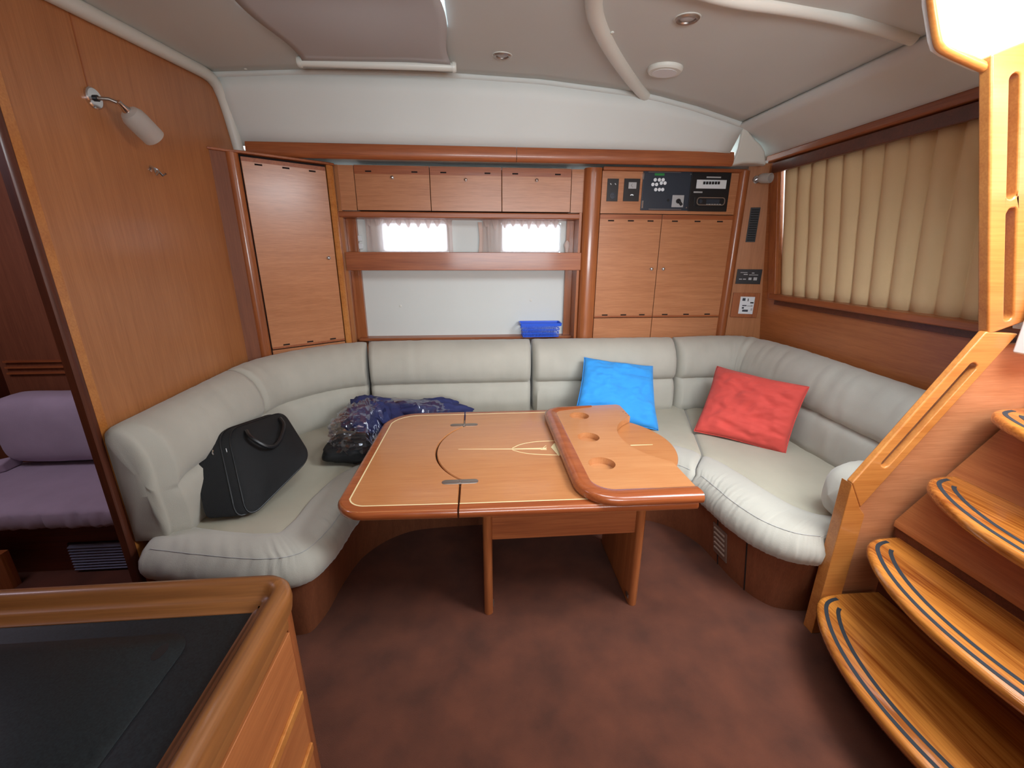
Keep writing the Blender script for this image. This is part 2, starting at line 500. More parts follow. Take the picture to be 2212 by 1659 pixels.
# outer hull shell behind everything (closes the room)
struct('wall_outer', MB().box(-1.5, -1.05, 3.5, 3.53, 0, 2.6).box(0.95, 2.9, 3.5, 3.53, 0, 2.6).box(-1.05, 0.95, 3.5, 3.53, 1.84, 2.6).box(-1.05, 0.95, 3.5, 3.53, 0, 1.56), 'white_panel', 'hull side behind the lockers')

# left bulkhead: upright veneer, shaped top following the ceiling bead
bp = []
edge = [(YE, 0.0), (YE, zc(XL, YE) + 0.02)] + [(y, zc(XL, y) + 0.01) for y in (1.9, 2.3, 2.7)] + [(2.86, 2.52), (3.0, 2.20), (3.16, 2.2), (3.16, 0.0)]
mb = MB().prism([(XL, y, z) for y, z in edge], (-0.035, 0, 0))
wl = struct('wall_left', mb, 'veneer_v', 'wide cherry veneered bulkhead with wall lamp')
# bulkhead continues toward the galley above the opening: framed edge board
struct('trim_10', MB().rings([[(XL + a * 0.0 + dx, YE - dy, z) for dx, dy in ((0.002, -0.02), (0.002, 0.0), (-0.004, 0.008), (-0.030, 0.008), (-0.036, 0.0), (-0.036, -0.02))] for a, z in ((0, 0.0), (0, 2.45))]), 'dark_wood_v', 'dark edge board of the left bulkhead')
build('edge_strip', MB().box(XL, XL + 0.003, YE + 0.02, YE + 0.055, 0.0, zc(XL, YE) + 0.015), 'rail_wood', wl)
# joint line on the bulkhead above the lamp
j0, j1 = atX(160, 20, XL), atX(192, 195, XL)
build('joint_strip', MB().box(XL, XL + 0.002, j1.y - 0.004, j1.y + 0.002, j1.z, zc(XL, j1.y)), 'solid_v', wl)

# ---------- forward cabin seen past the bulkhead
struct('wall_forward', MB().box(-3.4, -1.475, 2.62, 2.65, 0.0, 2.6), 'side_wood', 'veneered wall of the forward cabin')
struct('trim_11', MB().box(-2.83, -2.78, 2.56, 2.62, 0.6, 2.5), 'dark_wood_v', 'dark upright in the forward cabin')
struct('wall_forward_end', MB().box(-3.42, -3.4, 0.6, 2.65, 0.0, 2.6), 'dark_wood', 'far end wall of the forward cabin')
struct('ceiling_forward', MB().box(-3.42, -1.475, 0.9, 2.65, 2.42, 2.44), 'ceiling', 'headlining of the forward cabin')
for k, z in enumerate((0.915, 0.95, 0.985)):
    struct('trim_%d' % (12 + k), MB().box(-2.74, -1.5, 2.60, 2.622, z, z + 0.010), 'solid_h', 'thin ledge strip on the forward cabin wall')
p = atY(36, 1245, 1.93)
struct('trim_15', MB().box(p.x - 0.5, p.x, 1.90, 1.94, 0, 0.20), 'solid_v', 'low cherry panel end beside the forward seat')

# ---------- the galley end behind the viewer closes the cabin
struct('wall_near', MB().box(-3.42, 2.9, -1.62, -1.6, 0, 2.7), 'veneer_h', 'veneered galley wall behind the viewer')
struct('wall_near_right', MB().box(2.88, 2.9, -1.6, 1.37, 0, 1.9), 'veneer_y', 'veneered side of the companionway behind the steps')
struct('wall_near_left', MB().box(-3.42, -3.40, -1.6, 0.6, 0, 2.6), 'veneer_y', 'hull side behind the galley')
struct('ceiling_near', MB().box(-3.42, -1.44, -1.6, 0.92, 2.42, 2.44).box(-1.46, 1.32, -1.6, -0.18, 2.36, 2.38).box(1.32, 2.9, -1.6, -0.05, 2.36, 2.38), 'ceiling', 'headlining above the galley')

gc2 = thing('counter_light_blocker', 'unseen tall veneered locker added to block window light from the counter', 'locker', (-1.0, -0.6, 0))  # out-of-view block added so galley window light misses the counter
build('body', MB().box(-1.7, -0.40, -0.95, -0.40, 0.0, 2.19), 'veneer_v', gc2)
build('door', MB().box(-1.2, -0.46, -0.40, -0.385, 0.95, 2.15), 'veneer_v', gc2, bevel=0.002)
gc3 = thing('steps_light_blocker', 'unseen tall veneered locker added to keep window light off the steps', 'locker', (1.9, 0.0, 0))  # out-of-view block put in to shade the steps from the rear
build('body', MB().box(1.12, 2.86, -0.25, 0.29, 0.0, 2.34), 'veneer_v', gc3)
build('door', MB().box(1.105, 1.12, -0.22, 0.26, 0.1, 2.2), 'veneer_v', gc3, bevel=0.002)

# ---------- right wall (aft bulkhead) with the curtained window
y0w, y1w = 1.38, 3.22
WZ0, WZ1 = 1.325, 2.14


def XA(z): return XR + (2.2 - z) * 0.10


WY0, WY1 = 1.42, 2.80
wa = MB().prism([(XA(0), y0w, 0), (XA(0), 3.5, 0), (XA(WZ0), 3.5, WZ0), (XA(WZ0), y0w, WZ0)], (0.04, 0, 0)).prism([(XA(WZ1), y0w, WZ1), (XA(WZ1), 3.5, WZ1), (XA(2.26), 3.5, 2.26), (XA(2.26), y0w, 2.26)], (0.04, 0, 0))
wa.prism([(XA(WZ0), 2.93, WZ0), (XA(WZ0), 3.5, WZ0), (XA(WZ1), 3.5, WZ1), (XA(WZ1), 3.02, WZ1)], (0.04, 0, 0))
struct('wall_aft', wa, 'veneer_y', 'veneered aft bulkhead under the beige curtain')
win = struct('window_3', MB().box(XR + 0.20, XR + 0.206, 1.41, 3.1, 1.25, 2.25), 'glass', 'pane behind the beige curtain', smooth=0)
# frame pieces
struct('trim_16', MB().box(XR - 0.045, XR, 1.39, 3.10, 2.195, 2.245), 'solid_y', 'cherry rail above the curtain', bevel=0.012)
struct('trim_17', MB().box(XR - 0.025, XR, 1.39, 3.05, 2.125, 2.19), 'dark_wood', 'dark curtain pelmet board', bevel=0.004)
struct('trim_18', MB().rings([[(XA(z) - 0.022, ya, z), (XA(z) - 0.022, yb, z), (XA(z) + 0.005, yb, z), (XA(z) + 0.005, ya, z)] for ya, yb, z in ((3.07, 3.0, 2.18), (2.99, 2.915, 1.30))]), 'solid_v', 'cherry upright at the far end of the curtain', bevel=0.003)
struct('trim_19', MB().box(XA(1.3) - 0.045, XA(1.3) + 0.01, 1.405, 2.96, 1.285, 1.325), 'solid_y', 'cherry sill under the curtain', bevel=0.01)
struct('trim_20', MB().box(XA(1.28) - 0.012, XA(1.28) + 0.01, 1.405, 2.93, 1.25, 1.287), 'dark_wood', 'dark strip under the curtain sill', bevel=0.003)


def curt(u, v):
    y0_ = 1.42 + (2.93 - 1.42) * u
    y = 1.42 + (2.93 + 0.08 * v - 1.42) * u
    ph = (y0_ - 1.40) / 0.118 * 2 * PI + 0.5 * fn((y0_, 0, 0), (3, 1, 1))
    a = abs(math.sin(ph / 2)) ** 0.7
    k = 0.85 + 0.15 * v
    return (XA(1.3 + 0.86 * v) + 0.045 - 0.036 * a * k + 0.004 * fn((y, v, 0), (6, 3, 1)), y + 0.008 * math.sin(3 * v + y * 7) * v, 1.298 + (2.16 - 1.298) * v)


cu = thing('curtain', 'long pleated beige curtain drawn across the aft window', 'curtain', (XR, 2.1, 1.32))
o = build('cloth', MB().grid(curt, 260, 10), 'curtain', cu, smooth=180)
o.modifiers.new('solid', 'SOLIDIFY').thickness = 0.002

# ================================================================== FAR SIDE JOINERY
def vslot(x, z, y, parent, wd=0.022, dx=(1, 0, 0)):
    d = Vector(dx); nrm = Vector((d.y, -d.x, 0)); p = Vector((x, y, z)) + nrm * 0.001
    a = d * wd
    mb = MB().prism([p - a + Vector((0, 0, -0.0045)), p + a + Vector((0, 0, -0.0045)), p + a + Vector((0, 0, 0.0045)), p - a + Vector((0, 0, 0.0045))], -nrm * 0.004)
    return build('vent_slot', mb, 'darkgap', parent, smooth=0)


def knob(p, nrm, parent, r=0.011):
    return build('knob', MB().lathe(p, nrm, [(r * 0.9, 0), (r * 0.55, 0.004), (r * 0.55, 0.008), (r, 0.012), (r, 0.016), (r * 0.6, 0.02), (0, 0.021)], 18), 'chrome', parent)


# ---- right-hand tall cabinet
XC0, XC1 = 0.87, 1.865
ZT = 2.155
cab = thing('tall_cabinet', 'tall cherry cabinet with two upper doors below the switch panel', 'cabinet', (1.36, YB + 0.1, 0.0))
build('body', MB().box(XC0 - 0.05, XC1 + 0.02, YB + 0.012, YB + 0.33, 0.0, ZT - 0.012), 'darkgap', cab)
PRF = [(-0.045, 0.12), (-0.045, 0.01), (-0.036, -0.012), (-0.018, -0.024), (0.002, -0.024), (0.016, -0.014), (0.02, 0.004), (0.02, 0.12)]
XPL = (atY(1263, 372, YB - 0.01).x + atY(1251, 715, YB - 0.01).x) / 2; XPR = XC0 + 0.008
PRF = [(XPL + (XPR - XPL) * (dx + 0.045) / 0.065, dy) for dx, dy in PRF]
build('pillar', MB().rings([[(dx, YB + dy, z) for dx, dy in PRF] for z in (0.3, ZT + 0.004)]), 'solid_v', cab)
build('top_rail', MB().box(XC0 + 0.008, XC1 + 0.05, YB - 0.022, YB + 0.05, ZT - 0.012, ZT + 0.012), 'solid_h', cab, bevel=0.008)
zA = atY(1430, 463, YB).z; zBt = atY(1400, 686, YB).z; xs_ = (atY(1432, 465, YB).x + atY(1407, 690, YB).x) / 2
g = 0.0022
fp = build('fascia_panel', MB().box(XC0 + 0.01, XC1, YB, YB + 0.015, zA + g, ZT - 0.013), 'veneer_h', cab, bevel=0.001)
for i, (x0, x1) in enumerate(((XC0 + 0.01, xs_ - g), (xs_ + g, XC1))):
    d = build('door', MB().box(x0, x1, YB - 0.001, YB + 0.015, zBt + g, zA - g), 'veneer_h', cab, bevel=0.0015)
    zs = atY(1360, 477, YB).z
    build('rail_strip', MB().box(x0 + 0.001, x1 - 0.001, YB - 0.0025, YB, zs + 0.012, zA - g - 0.001), 'solid_h', d, bevel=0.001)
    zs2 = atY(1360, 680, YB).z
    build('rail_strip', MB().box(x0 + 0.001, x1 - 0.001, YB - 0.0025, YB, zBt + g + 0.001, zs2 - 0.006), 'solid_h', d, bevel=0.001)
    for k in range(3):
        xx = x0 + (x1 - x0) * (0.18 + 0.32 * k)
        vslot(xx, zs, YB - 0.001, d); vslot(xx, zs2, YB - 0.001, d)
    kx = xs_ + (-0.045 if i == 0 else 0.045)
    knob((kx - (0.0), YB - 0.001, atY(1405, 581, YB).z), (0, -1, 0), d)
    build('lower_door', MB().box(x0, x1, YB - 0.001, YB + 0.015, 0.45, zBt - g), 'veneer_h', cab, bevel=0.0015)

# right pillar and angled end panel
px0 = XC1 + 0.0
rp = thing('cabinet_end_pillar', 'rounded cherry pillar right of the switch panel', 'pillar', (1.90, YB, 0.4))
build('post', MB().rings([[(XC1 + 0.035 + dx, YB + dy, z) for dx, dy in ((-0.035, 0.05), (-0.035, -0.004), (-0.028, -0.022), (-0.01, -0.034), (0.012, -0.034), (0.03, -0.02), (0.035, 0.0), (0.035, 0.05))] for z in (0.4, ZT)]), 'solid_v', rp)
PA = Vector((XC1 + 0.06, YB - 0.005, 0)); PBv = Vector((XR, YB - 0.045, 0))
dirp = (PBv - PA).normalized(); nrp = Vector((dirp.y, -dirp.x, 0))
def pcor(z):
    k = (XA(z) - PA.x) / dirp.x
    return PA + dirp * k + Vector((0, 0, z))


struct('wall_corner', MB().prism([PA + Vector((0, 0, 0.4)), pcor(0.4), pcor(2.2), PA + Vector((0, 0, 2.2))], -nrp * 0.02), 'veneer_v', 'narrow veneered panel with vent between cabinet and aft bulkhead')


def onc(px, py, d=0.0):
    return atP(px, py, PA + nrp * d, nrp)


def cplate(px0, py0, px1, py1, th):
    a = onc(px0, py0); b = onc(px1, py1)
    z0, z1 = min(a.z, b.z), max(a.z, b.z)
    pa = Vector((a.x, a.y, 0)); pb = Vector((b.x, b.y, 0))
    return pa, pb, z0, z1


def cbox(pa, pb, z0, z1, d0, d1):
    return MB().prism([pa + nrp * d0 + Vector((0, 0, z0)), pb + nrp * d0 + Vector((0, 0, z0)), pb + nrp * d0 + Vector((0, 0, z1)), pa + nrp * d0 + Vector((0, 0, z1))], nrp * (d1 - d0))


pa, pb, z0, z1 = cplate(1610, 523, 1643, 448, 0)
v = thing('vent_grille', 'tall narrow black vent grille in the corner panel', 'vent', ((pa + pb) / 2 + Vector((0, 0, z0))))
build('frame', cbox(pa, pb, z0, z1, 0, 0.004), 'black', v, bevel=0.001)
for k in range(14):
    zz = z0 + 0.015 + (z1 - z0 - 0.03) * k / 13
    build('louvre', cbox(pa + dirp * 0.008, pb - dirp * 0.008, zz - 0.004, zz + 0.002, 0.003, 0.008), 'mesh_vent', v, smooth=0)
pa, pb, z0, z1 = cplate(1588, 613, 1650, 582, 0)
pb = pa + dirp * min((pb - pa).length, 0.17)
v = thing('control_panel', 'small black control panel with grey markings in the corner panel', 'panel', ((pa + pb) / 2 + Vector((0, 0, z0))))
build('plate', cbox(pa, pb, z0, z1, 0, 0.006), 'black', v, bevel=0.002)
Lp = (pb - pa).length; Hz = z1 - z0
for (u0, u1, v0, v1) in ((0.14, 0.42, 0.76, 0.80), (0.28, 0.44, 0.62, 0.68), (0.12, 0.24, 0.30, 0.36), (0.28, 0.40, 0.30, 0.36), (0.5, 0.86, 0.60, 0.64), (0.5, 0.62, 0.28, 0.44), (0.7, 0.84, 0.26, 0.46), (0.6, 0.7, 0.72, 0.78)):
    build('marking', cbox(pa + dirp * Lp * u0, pa + dirp * Lp * u1, z0 + Hz * v0, z0 + Hz * v1, 0.006, 0.0068), 'greyplastic', v, smooth=0)
pa, pb, z0, z1 = cplate(1576, 684, 1642, 633, 0)
v = thing('charge_controller', 'white instrument display set in a raised square cherry frame', 'display', ((pa + pb) / 2 + Vector((0, 0, z0))))
Lp = (pb - pa).length
build('frame', cbox(pa, pb, z0, z1, 0, 0.014), 'solid_v', v, bevel=0.003)
qa, qb, q0, q1 = cplate(1593, 677, 1630, 641, 0)
build('display', cbox(qa, qb, q0, q1, 0.014, 0.017), 'whiteplastic', v, bevel=0.001)
Lq = (qb - qa).length; Hq = q1 - q0
for (u0, u1, v0, v1, mm) in ((0.15, 0.36, 0.76, 0.92, 'panel_black'), (0.52, 0.58, 0.74, 0.9, 'black'), (0.72, 0.95, 0.62, 0.70, 'black'), (0.2, 0.5, 0.46, 0.52, 'panel_black'), (0.2, 0.34, 0.3, 0.4, 'panel_black'), (0.25, 0.65, 0.13, 0.25, 'panel_black'), (0.55, 0.8, 0.44, 0.5, 'greyplastic'), (0.82, 0.94, 0.2, 0.34, 'greyplastic'), (0.78, 0.92, 0.42, 0.54, 'greyplastic')):
    build('marking', cbox(qa + dirp * Lq * u0, qa + dirp * Lq * u1, q0 + Hq * v0, q0 + Hq * v1, 0.017, 0.0176), mm, v, smooth=0)


# ---- instruments on the fascia
def yrect(px0, py0, px1, py1, y0, y1):
    pm = (py0 + py1) / 2; a = atY(px0, pm, YB); b = atY(px1, pm, YB); a.z = atY((px0 + px1) / 2, py1, YB).z; b.z = atY((px0 + px1) / 2, py0, YB).z
    return MB().box(a.x, b.x, YB - y1, YB - y0, a.z, b.z)


so = thing('power_socket', 'narrow black plate with a round mains socket', 'socket', atY(1322, 432, YB))
build('plate', yrect(1311, 386, 1335, 435, 0, 0.006), 'black', so, bevel=0.001)
c = atY(1323, 423, YB); c.y = YB - 0.006
build('socket_ring', MB().lathe(c, (0, -1, 0), [(0.021, 0), (0.021, 0.004), (0.017, 0.004), (0.016, 0.001), (0, 0.001)]), 'panel_black', so)
for dx in (-0.007, 0.007): build('socket_hole', MB().lathe(c + Vector((dx, -0.001, 0)), (0, -1, 0), [(0.0025, 0), (0.0025, 0.0012), (0, 0.0012)], 10), 'darkgap', so)
for k in (1318, 1328):
    c = atY(k, 398, YB); build('toggle', MB().tube([(c.x, YB - 0.006, c.z + 0.004), (c.x + 0.004, YB - 0.012, c.z - 0.004)], 0.003, 8), 'bright_white', so)
so = thing('gauge_plate', 'black plate with a square knob and a small white arc dial', 'gauge', atY(1364, 434, YB))
build('plate', yrect(1347, 386, 1381, 435, 0, 0.006), 'black', so, bevel=0.001)
build('switch_surround', yrect(1357, 394, 1374, 408, 0.006, 0.009), 'greyplastic', so, bevel=0.001)
c = atY(1366, 401, YB); c.y = YB - 0.009
build('dial_knob', MB().lathe(c, (0, -1, 0), [(0.011, 0), (0.010, 0.008), (0, 0.008)]), 'greyplastic', so)
c = atY(1364, 425, YB)
build('dial_arc', MB().prism([(c.x + r * math.cos(R(a)), YB - 0.0065, c.z + r * math.sin(R(a))) for r, rng in ((0.016, range(35, 150, 14)), (0.009, range(145, 30, -14))) for a in rng], (0, -0.001, 0)), 'bright_white', so)

sp = thing('switch_panel', 'slate grey electrical switch panel with white buttons and rotary switch', 'panel', atY(1440, 455, YB))
build('door_plate', yrect(1386, 369, 1489, 455, 0, 0.010), 'panel_black', sp, bevel=0.003)
for py in (372, 452):
    a = atY(1400, py, YB); b = atY(1470, py, YB)
    build('edge_trim', MB().box(a.x, b.x, YB - 0.0115, YB - 0.0095, a.z - 0.0015, a.z + 0.0015), 'steel', sp)
build('hinge', yrect(1387, 374, 1390, 388, 0, 0.013), 'chrome', sp); build('hinge', yrect(1385, 434, 1388, 450, 0, 0.013), 'chrome', sp)
build('display', yrect(1413, 375, 1434, 380, 0.010, 0.0115), 'green', sp)
for px, py in ((1414, 389), (1423, 389), (1431, 389), (1409, 399), (1417, 399), (1427, 396), (1435, 396), (1415, 410), (1423, 410), (1430, 410)):
    c = atY(px, py, YB); c.y = YB - 0.0095
    build('button', MB().lathe(c, (0, -1, 0), [(0.0115, 0), (0.0115, 0.003), (0.008, 0.004), (0, 0.004)], 16), 'bright_white', sp)
sq = build('rotary_switch', yrect(1450, 422, 1475, 448, 0.010, 0.013), 'greyplastic', sp, bevel=0.001)
c = atY(1463, 435, YB); c.y = YB - 0.013
build('switch_knob', MB().lathe(c, (0, -1, 0), [(0.016, 0), (0.015, 0.012), (0, 0.012)]).tube([c + Vector((0, -0.012, 0)), c + Vector((0.024, -0.012, -0.026))], 0.009, 10), 'black', sq)
c = atY(1442, 433, YB); c.y = YB - 0.009
build('key_lock', MB().lathe(c, (0, -1, 0), [(0.009, 0), (0.009, 0.003), (0, 0.003)]), 'black', sp)
for px, py in ((1491, 377), (1481, 449)):
    c = atY(px, py, YB); c.y = YB - 0.009
    build('screw', MB().lathe(c, (0, -1, 0), [(0.005, 0), (0.004, 0.004), (0, 0.004)], 10), 'steel', sp)
build('breaker_plate', yrect(1489.5, 369, 1574, 457, 0, 0.008), 'black', sp, bevel=0.002)
br = build('breaker_block', yrect(1503, 389, 1567, 408, 0.008, 0.012), 'whiteplastic', sp, bevel=0.001)
for k in range(6):
    build('breaker_switch', yrect(1517 + 6.2 * k, 393, 1521 + 6.2 * k, 399, 0.012, 0.019), 'black', br)
build('marking', yrect(1525, 382, 1556, 385, 0.008, 0.009), 'greyplastic', sp); build('marking', yrect(1497, 414, 1516, 417, 0.008, 0.009), 'greyplastic', sp)
ra = thing('car_radio', 'silver framed radio set low in the black breaker plate', 'radio', atY(1532, 446, YB) + Vector((0, -0.008, 0)))
build('housing', yrect(1498, 426, 1566, 446, 0.008, 0.012), 'black', ra, bevel=0.002)
a = atY(1502, 444, YB); b = atY(1565, 427, YB)


def ringframe(x0, x1, z0, z1, r, t, y, d):
    o1 = roundrect(x0, x1, z0, z1, r, 6); o2 = roundrect(x0 + t, x1 - t, z0 + t, z1 - t, max(0.002, r - t), 6)
    n = len(o1); v_ = [(x, y, z) for x, z in o1] + [(x, y, z) for x, z in o2] + [(x, y - d, z) for x, z in o1] + [(x, y - d, z) for x, z in o2]
    f_ = []
    for i in range(n):
        j = (i + 1) % n
        f_ += [(2 * n + i, 2 * n + j, 3 * n + j, 3 * n + i), (i, j, 2 * n + j, 2 * n + i), (n + i, n + j, 3 * n + j, 3 * n + i)]
    return MB().add(v_, f_)


build('bezel', ringframe(a.x, b.x, a.z, b.z, 0.022, 0.006, YB - 0.012, 0.004), 'steel', ra)
c = atY(1511, 435.5, YB); c.y = YB - 0.012
build('volume_knob', MB().lathe(c, (0, -1, 0), [(0.013, 0), (0.012, 0.008), (0, 0.008)]), 'panel_black', ra)
build('screen', yrect(1524, 431, 1552, 440, 0.012, 0.014), 'panel_black', ra)
for k in range(6): build('key', yrect(1523 + 5.6 * k, 441.2, 1527 + 5.6 * k, 443.2, 0.012, 0.0145), 'greyplastic', ra)

# ---- middle bay: overhead lockers
YM = YB + 0.035
lx = [atY(px, 400, YM).x for px in (733, 767, 929, 1084, 1234, 1262)]
lx[5] = XPL + 0.004
lzt = atY(1000, 361, YM).z; lzb = atY(1000, 457, YM).z
struct('trim_21', MB().box(lx[0] - 0.06, lx[1] - g, YM, YM + 0.02, lzb, lzt), 'veneer_h', 'filler panel left of the overhead lockers')
struct('trim_22', MB().box(lx[4] + g, lx[5], YM, YM + 0.02, lzb, lzt).box(lx[4] + g, lx[5], YM - 0.003, YM, lzt - 0.036, lzt - 0.032).box(lx[4] + g, lx[5], YM - 0.003, YM, lzt - 0.05, lzt - 0.046), 'veneer_h', 'filler panel right of the overhead lockers')
labs = ('overhead cherry locker nearest the angled corner cabinet', 'middle overhead cherry locker with flap door', 'overhead cherry locker nearest the tall cabinet')
for i in range(3):
    x0, x1 = lx[i + 1], lx[i + 2]
    lk = thing('overhead_locker', labs[i], 'locker', ((x0 + x1) / 2, YM, lzb), 'overhead lockers')
    build('body', MB().box(x0 + 0.002, x1 - 0.002, YM + 0.018, YM + 0.22, lzb + 0.002, lzt - 0.002), 'darkgap', lk)
    d = build('door', MB().box(x0 + g, x1 - g, YM - 0.002, YM + 0.016, lzb + g, lzt + 0.002), 'veneer_h', lk, bevel=0.0015)
    build('rail_strip', MB().box(x0 + g, x1 - g, YM - 0.0035, YM - 0.001, lzt - 0.052, lzt - 0.001), 'solid_h', d, bevel=0.001)
    for fx in (0.19, 0.80): vslot(x0 + (x1 - x0) * fx, lzt - 0.036, YM - 0.0035, d, 0.020)
    kp = atY((848, 1006, 1159)[i], (384, 389, 390)[i], YM); kp.y = YM - 0.002
    knob(kp, (0, -1, 0), d)
rz0, rz1 = atY(1000, 472, YM).z, atY(1000, 459, YM).z
struct('trim_23', MB().box(lx[0] - 0.03, lx[5] - 0.01, YM - 0.018, YM + 0.20, rz0, rz1), 'solid_h', 'cherry rail under the overhead lockers', bevel=0.009)
# window recess
ra_, rb_ = atY(768, 600, YM), atY(1232, 600, YM)
struct('trim_24', MB().box(lx[0] - 0.04, lx[0] - 0.02, YM - 0.02, YW, 0.6, lzb).box(lx[0] - 0.02, lx[0] + 0.052, YW - 0.035, YW, 0.6, rz0), 'solid_v', 'veneered left cheek of the window recess', bevel=0.002)
struct('trim_25', MB().box(lx[5] - 0.03, lx[5] - 0.01, YM - 0.02, YW, 0.6, lzb).box(lx[5] - 0.085, lx[5] - 0.03, YW - 0.035, YW, 0.6, rz0), 'solid_v', 'veneered right cheek of the window recess', bevel=0.002)
WB = [atY(px, 510, YW) for px in (770, 1240)]
wz0, wz1 = 1.585, 1.86
wx = [atY(822, 500, YW).x, atY(968, 500, YW).x, atY(1082, 500, YW).x, atY(1212, 500, YW).x]
x0a, x1a = lx[0] - 0.03, lx[5]
mb = MB().box(x0a, x1a, YW, YW + 0.02, 0.6, 1.60).box(x0a, x1a, YW, YW + 0.02, 1.815, 1.95)
mb.box(x0a, wx[0], YW, YW + 0.02, 1.60, 1.815).box(wx[1], wx[2], YW, YW + 0.02, 1.60, 1.815).box(wx[3], x1a, YW, YW + 0.02, 1.60, 1.815)
wlow = struct('wall_back_lower', mb, 'white_panel', 'white vinyl panel around the two small windows')
for px, py in ((865, 661), (1147, 649)):
    p = atY(px, py, YW)
    build('snap_button', MB().lathe(p, (0, -1, 0), [(0.011, 0.0), (0.011, 0.002), (0.006, 0.004), (0, 0.004)], 14), 'moulding', wlow)
for k in range(2):
    wn = struct('window_%d' % (k + 1), ringframe(wx[2 * k] - 0.004, wx[2 * k + 1] + 0.004, 1.596, 1.819, 0.035, 0.014, YW + 0.016, 0.012), 'whiteplastic', 'small cabin window behind a sheer curtain, %s of the two' % ('left' if k == 0 else 'right'))
    build('pane', MB().box(wx[2 * k], wx[2 * k + 1], YW + 0.03, YW + 0.034, 1.59, 1.825), 'glass', wn, smooth=0)
# skirt rail right above sofa back
struct('trim_26', MB().box(x0a + 0.04, x1a - 0.03, YW - 0.10, YW, 0.955, 0.975), 'solid_h', 'thin cherry ledge behind the sofa back')


def sheer_c(name, label, px0, px1, seed):
    a = atY(px0, 500, YW - 0.03).x; b = atY(px1, 500, YW - 0.03).x
    t = thing(name, label, 'curtain', ((a + b) / 2, YW - 0.03, 1.62), 'sheer window curtains')

    def f_(u, v):
        x = a + (b - a) * u
        ph = u * 2 * PI * 9 + 1.2 * fn((u, seed, 0), (5, 1, 1)); amp = 0.004 + 0.012 * v
        return (x + 0.004 * math.sin(ph * 0.5 + v * 2), YW - 0.035 + amp * math.sin(ph) + 0.004 * fn((x, v, seed), (20, 4, 1)), 1.60 + 0.245 * v + (0.006 * math.sin(ph) if v > 0.98 else 0))
    build('cloth', MB().grid(f_, 140, 10), 'sheer', t, smooth=180)
    def h_(u, v):
        x = a + (b - a) * u
        sc = abs(math.sin(u * PI * 9 + 0.6 * fn((u, seed, 2), (7, 1, 1)))) ** 2.2
        return (x, YW - 0.050 + 0.004 * math.sin(u * 130), 1.845 - v * (0.022 + 0.060 * sc * (0.6 + 0.8 * abs(fn((u, seed, 5), (9, 1, 1))))))
    build('gathered_header', MB().grid(h_, 180, 4), 'sheer', t, smooth=180)
    build('rod', MB().tube([(a, YW - 0.035, 1.838), (b, YW - 0.035, 1.838)], 0.004, 8), 'whiteplastic', t)


sheer_c('window_curtain', 'white sheer curtain over the left small window', 790, 978, 0.3)
sheer_c('window_curtain', 'white sheer curtain over the right small window', 1042, 1206, 4.7)
for nm, lb, px, py0, py1, mt in (('tieback', 'beige curtain tieback strip beside the right window', 1038, 480, 540, 'pink'),):
    a = atY(px - 6, py0, YW - 0.02); b = atY(px + 5, py1, YW - 0.02)
    tag(build(nm, MB().rings([[(a.x + 0.01 * math.sin(3 * k / 8) + d, YW - 0.02 - e, a.z + (1.60 - a.z) * k / 8) for d, e in ((0, 0), (0.03, 0.004), (0.03, 0.008), (0, 0.004))] for k in range(9)]), mt), lb, 'tieback')
p = atY(776, 523, YW - 0.03)
sw = thing('wall_switch', 'small white double switch left of the sheer curtain', 'switch', p)
for dz in (0.006, -0.048): build('rocker', MB().box(p.x - 0.018, p.x + 0.018, YW - 0.02, YW, p.z + dz, p.z + dz + 0.04), 'whiteplastic', sw, bevel=0.004)
p = atY(1226, 527, YW - 0.06)
tag(build('shell_ornament', MB().rings([[(p.x + r * math.cos(a_ * PI / 5), YW - 0.045 + 0.6 * r * math.sin(a_ * PI / 5), 1.605 + h) for a_ in range(10)] for r, h in ((0.012, 0), (0.014, 0.02), (0.022, 0.05), (0.016, 0.07), (0.004, 0.085))]), 'pink'), 'little pale pink ornament in the right end of the recess', 'ornament')
# shelf with its tall fiddle board
za, zb_ = atY(1000, 545, YM - 0.03).z, atY(1000, 584, YM - 0.03).z
sh = thing('recess_shelf', 'cherry shelf with tall front board below the two small windows', 'shelf', (0, YM, zb_))
build('front_board', MB().box(atY(747, 565, YM - 0.03).x, atY(1255, 565, YM - 0.03).x, YM - 0.03, YM - 0.012, zb_, za), 'solid_h', sh, bevel=0.003)
build('groove', MB().box(0.3, atY(1253, 565, YM - 0.03).x, YM - 0.0315, YM - 0.0295, za - 0.052, za - 0.050), 'veneer_h', sh)
build('shelf_board', MB().box(lx[0], lx[5] - 0.035, YM - 0.012, YW, zb_ + 0.005, zb_ + 0.02), 'veneer_h', sh)

# ---- diagonal corner cabinet at left
Q0 = atZ(515, 327, ZT - 0.01); Q1 = atZ(702, 352, ZT - 0.01)
Q0.z = Q1.z = 0
dq = (Q1 - Q0).normalized(); nq = Vector((dq.y, -dq.x, 0))
dc = thing('corner_cabinet', 'angled cherry corner cabinet with one tall door', 'cabinet', ((Q0 + Q1) / 2 - nq * 0.1))
Lq = (Q1 - Q0).length


def dbox(s0, s1, z0, z1, d0, d1):
    a = Q0 + dq * s0; b = Q0 + dq * s1
    return MB().prism([a + nq * d0 + Vector((0, 0, z0)), b + nq * d0 + Vector((0, 0, z0)), b + nq * d0 + Vector((0, 0, z1)), a + nq * d0 + Vector((0, 0, z1))], nq * (d1 - d0))


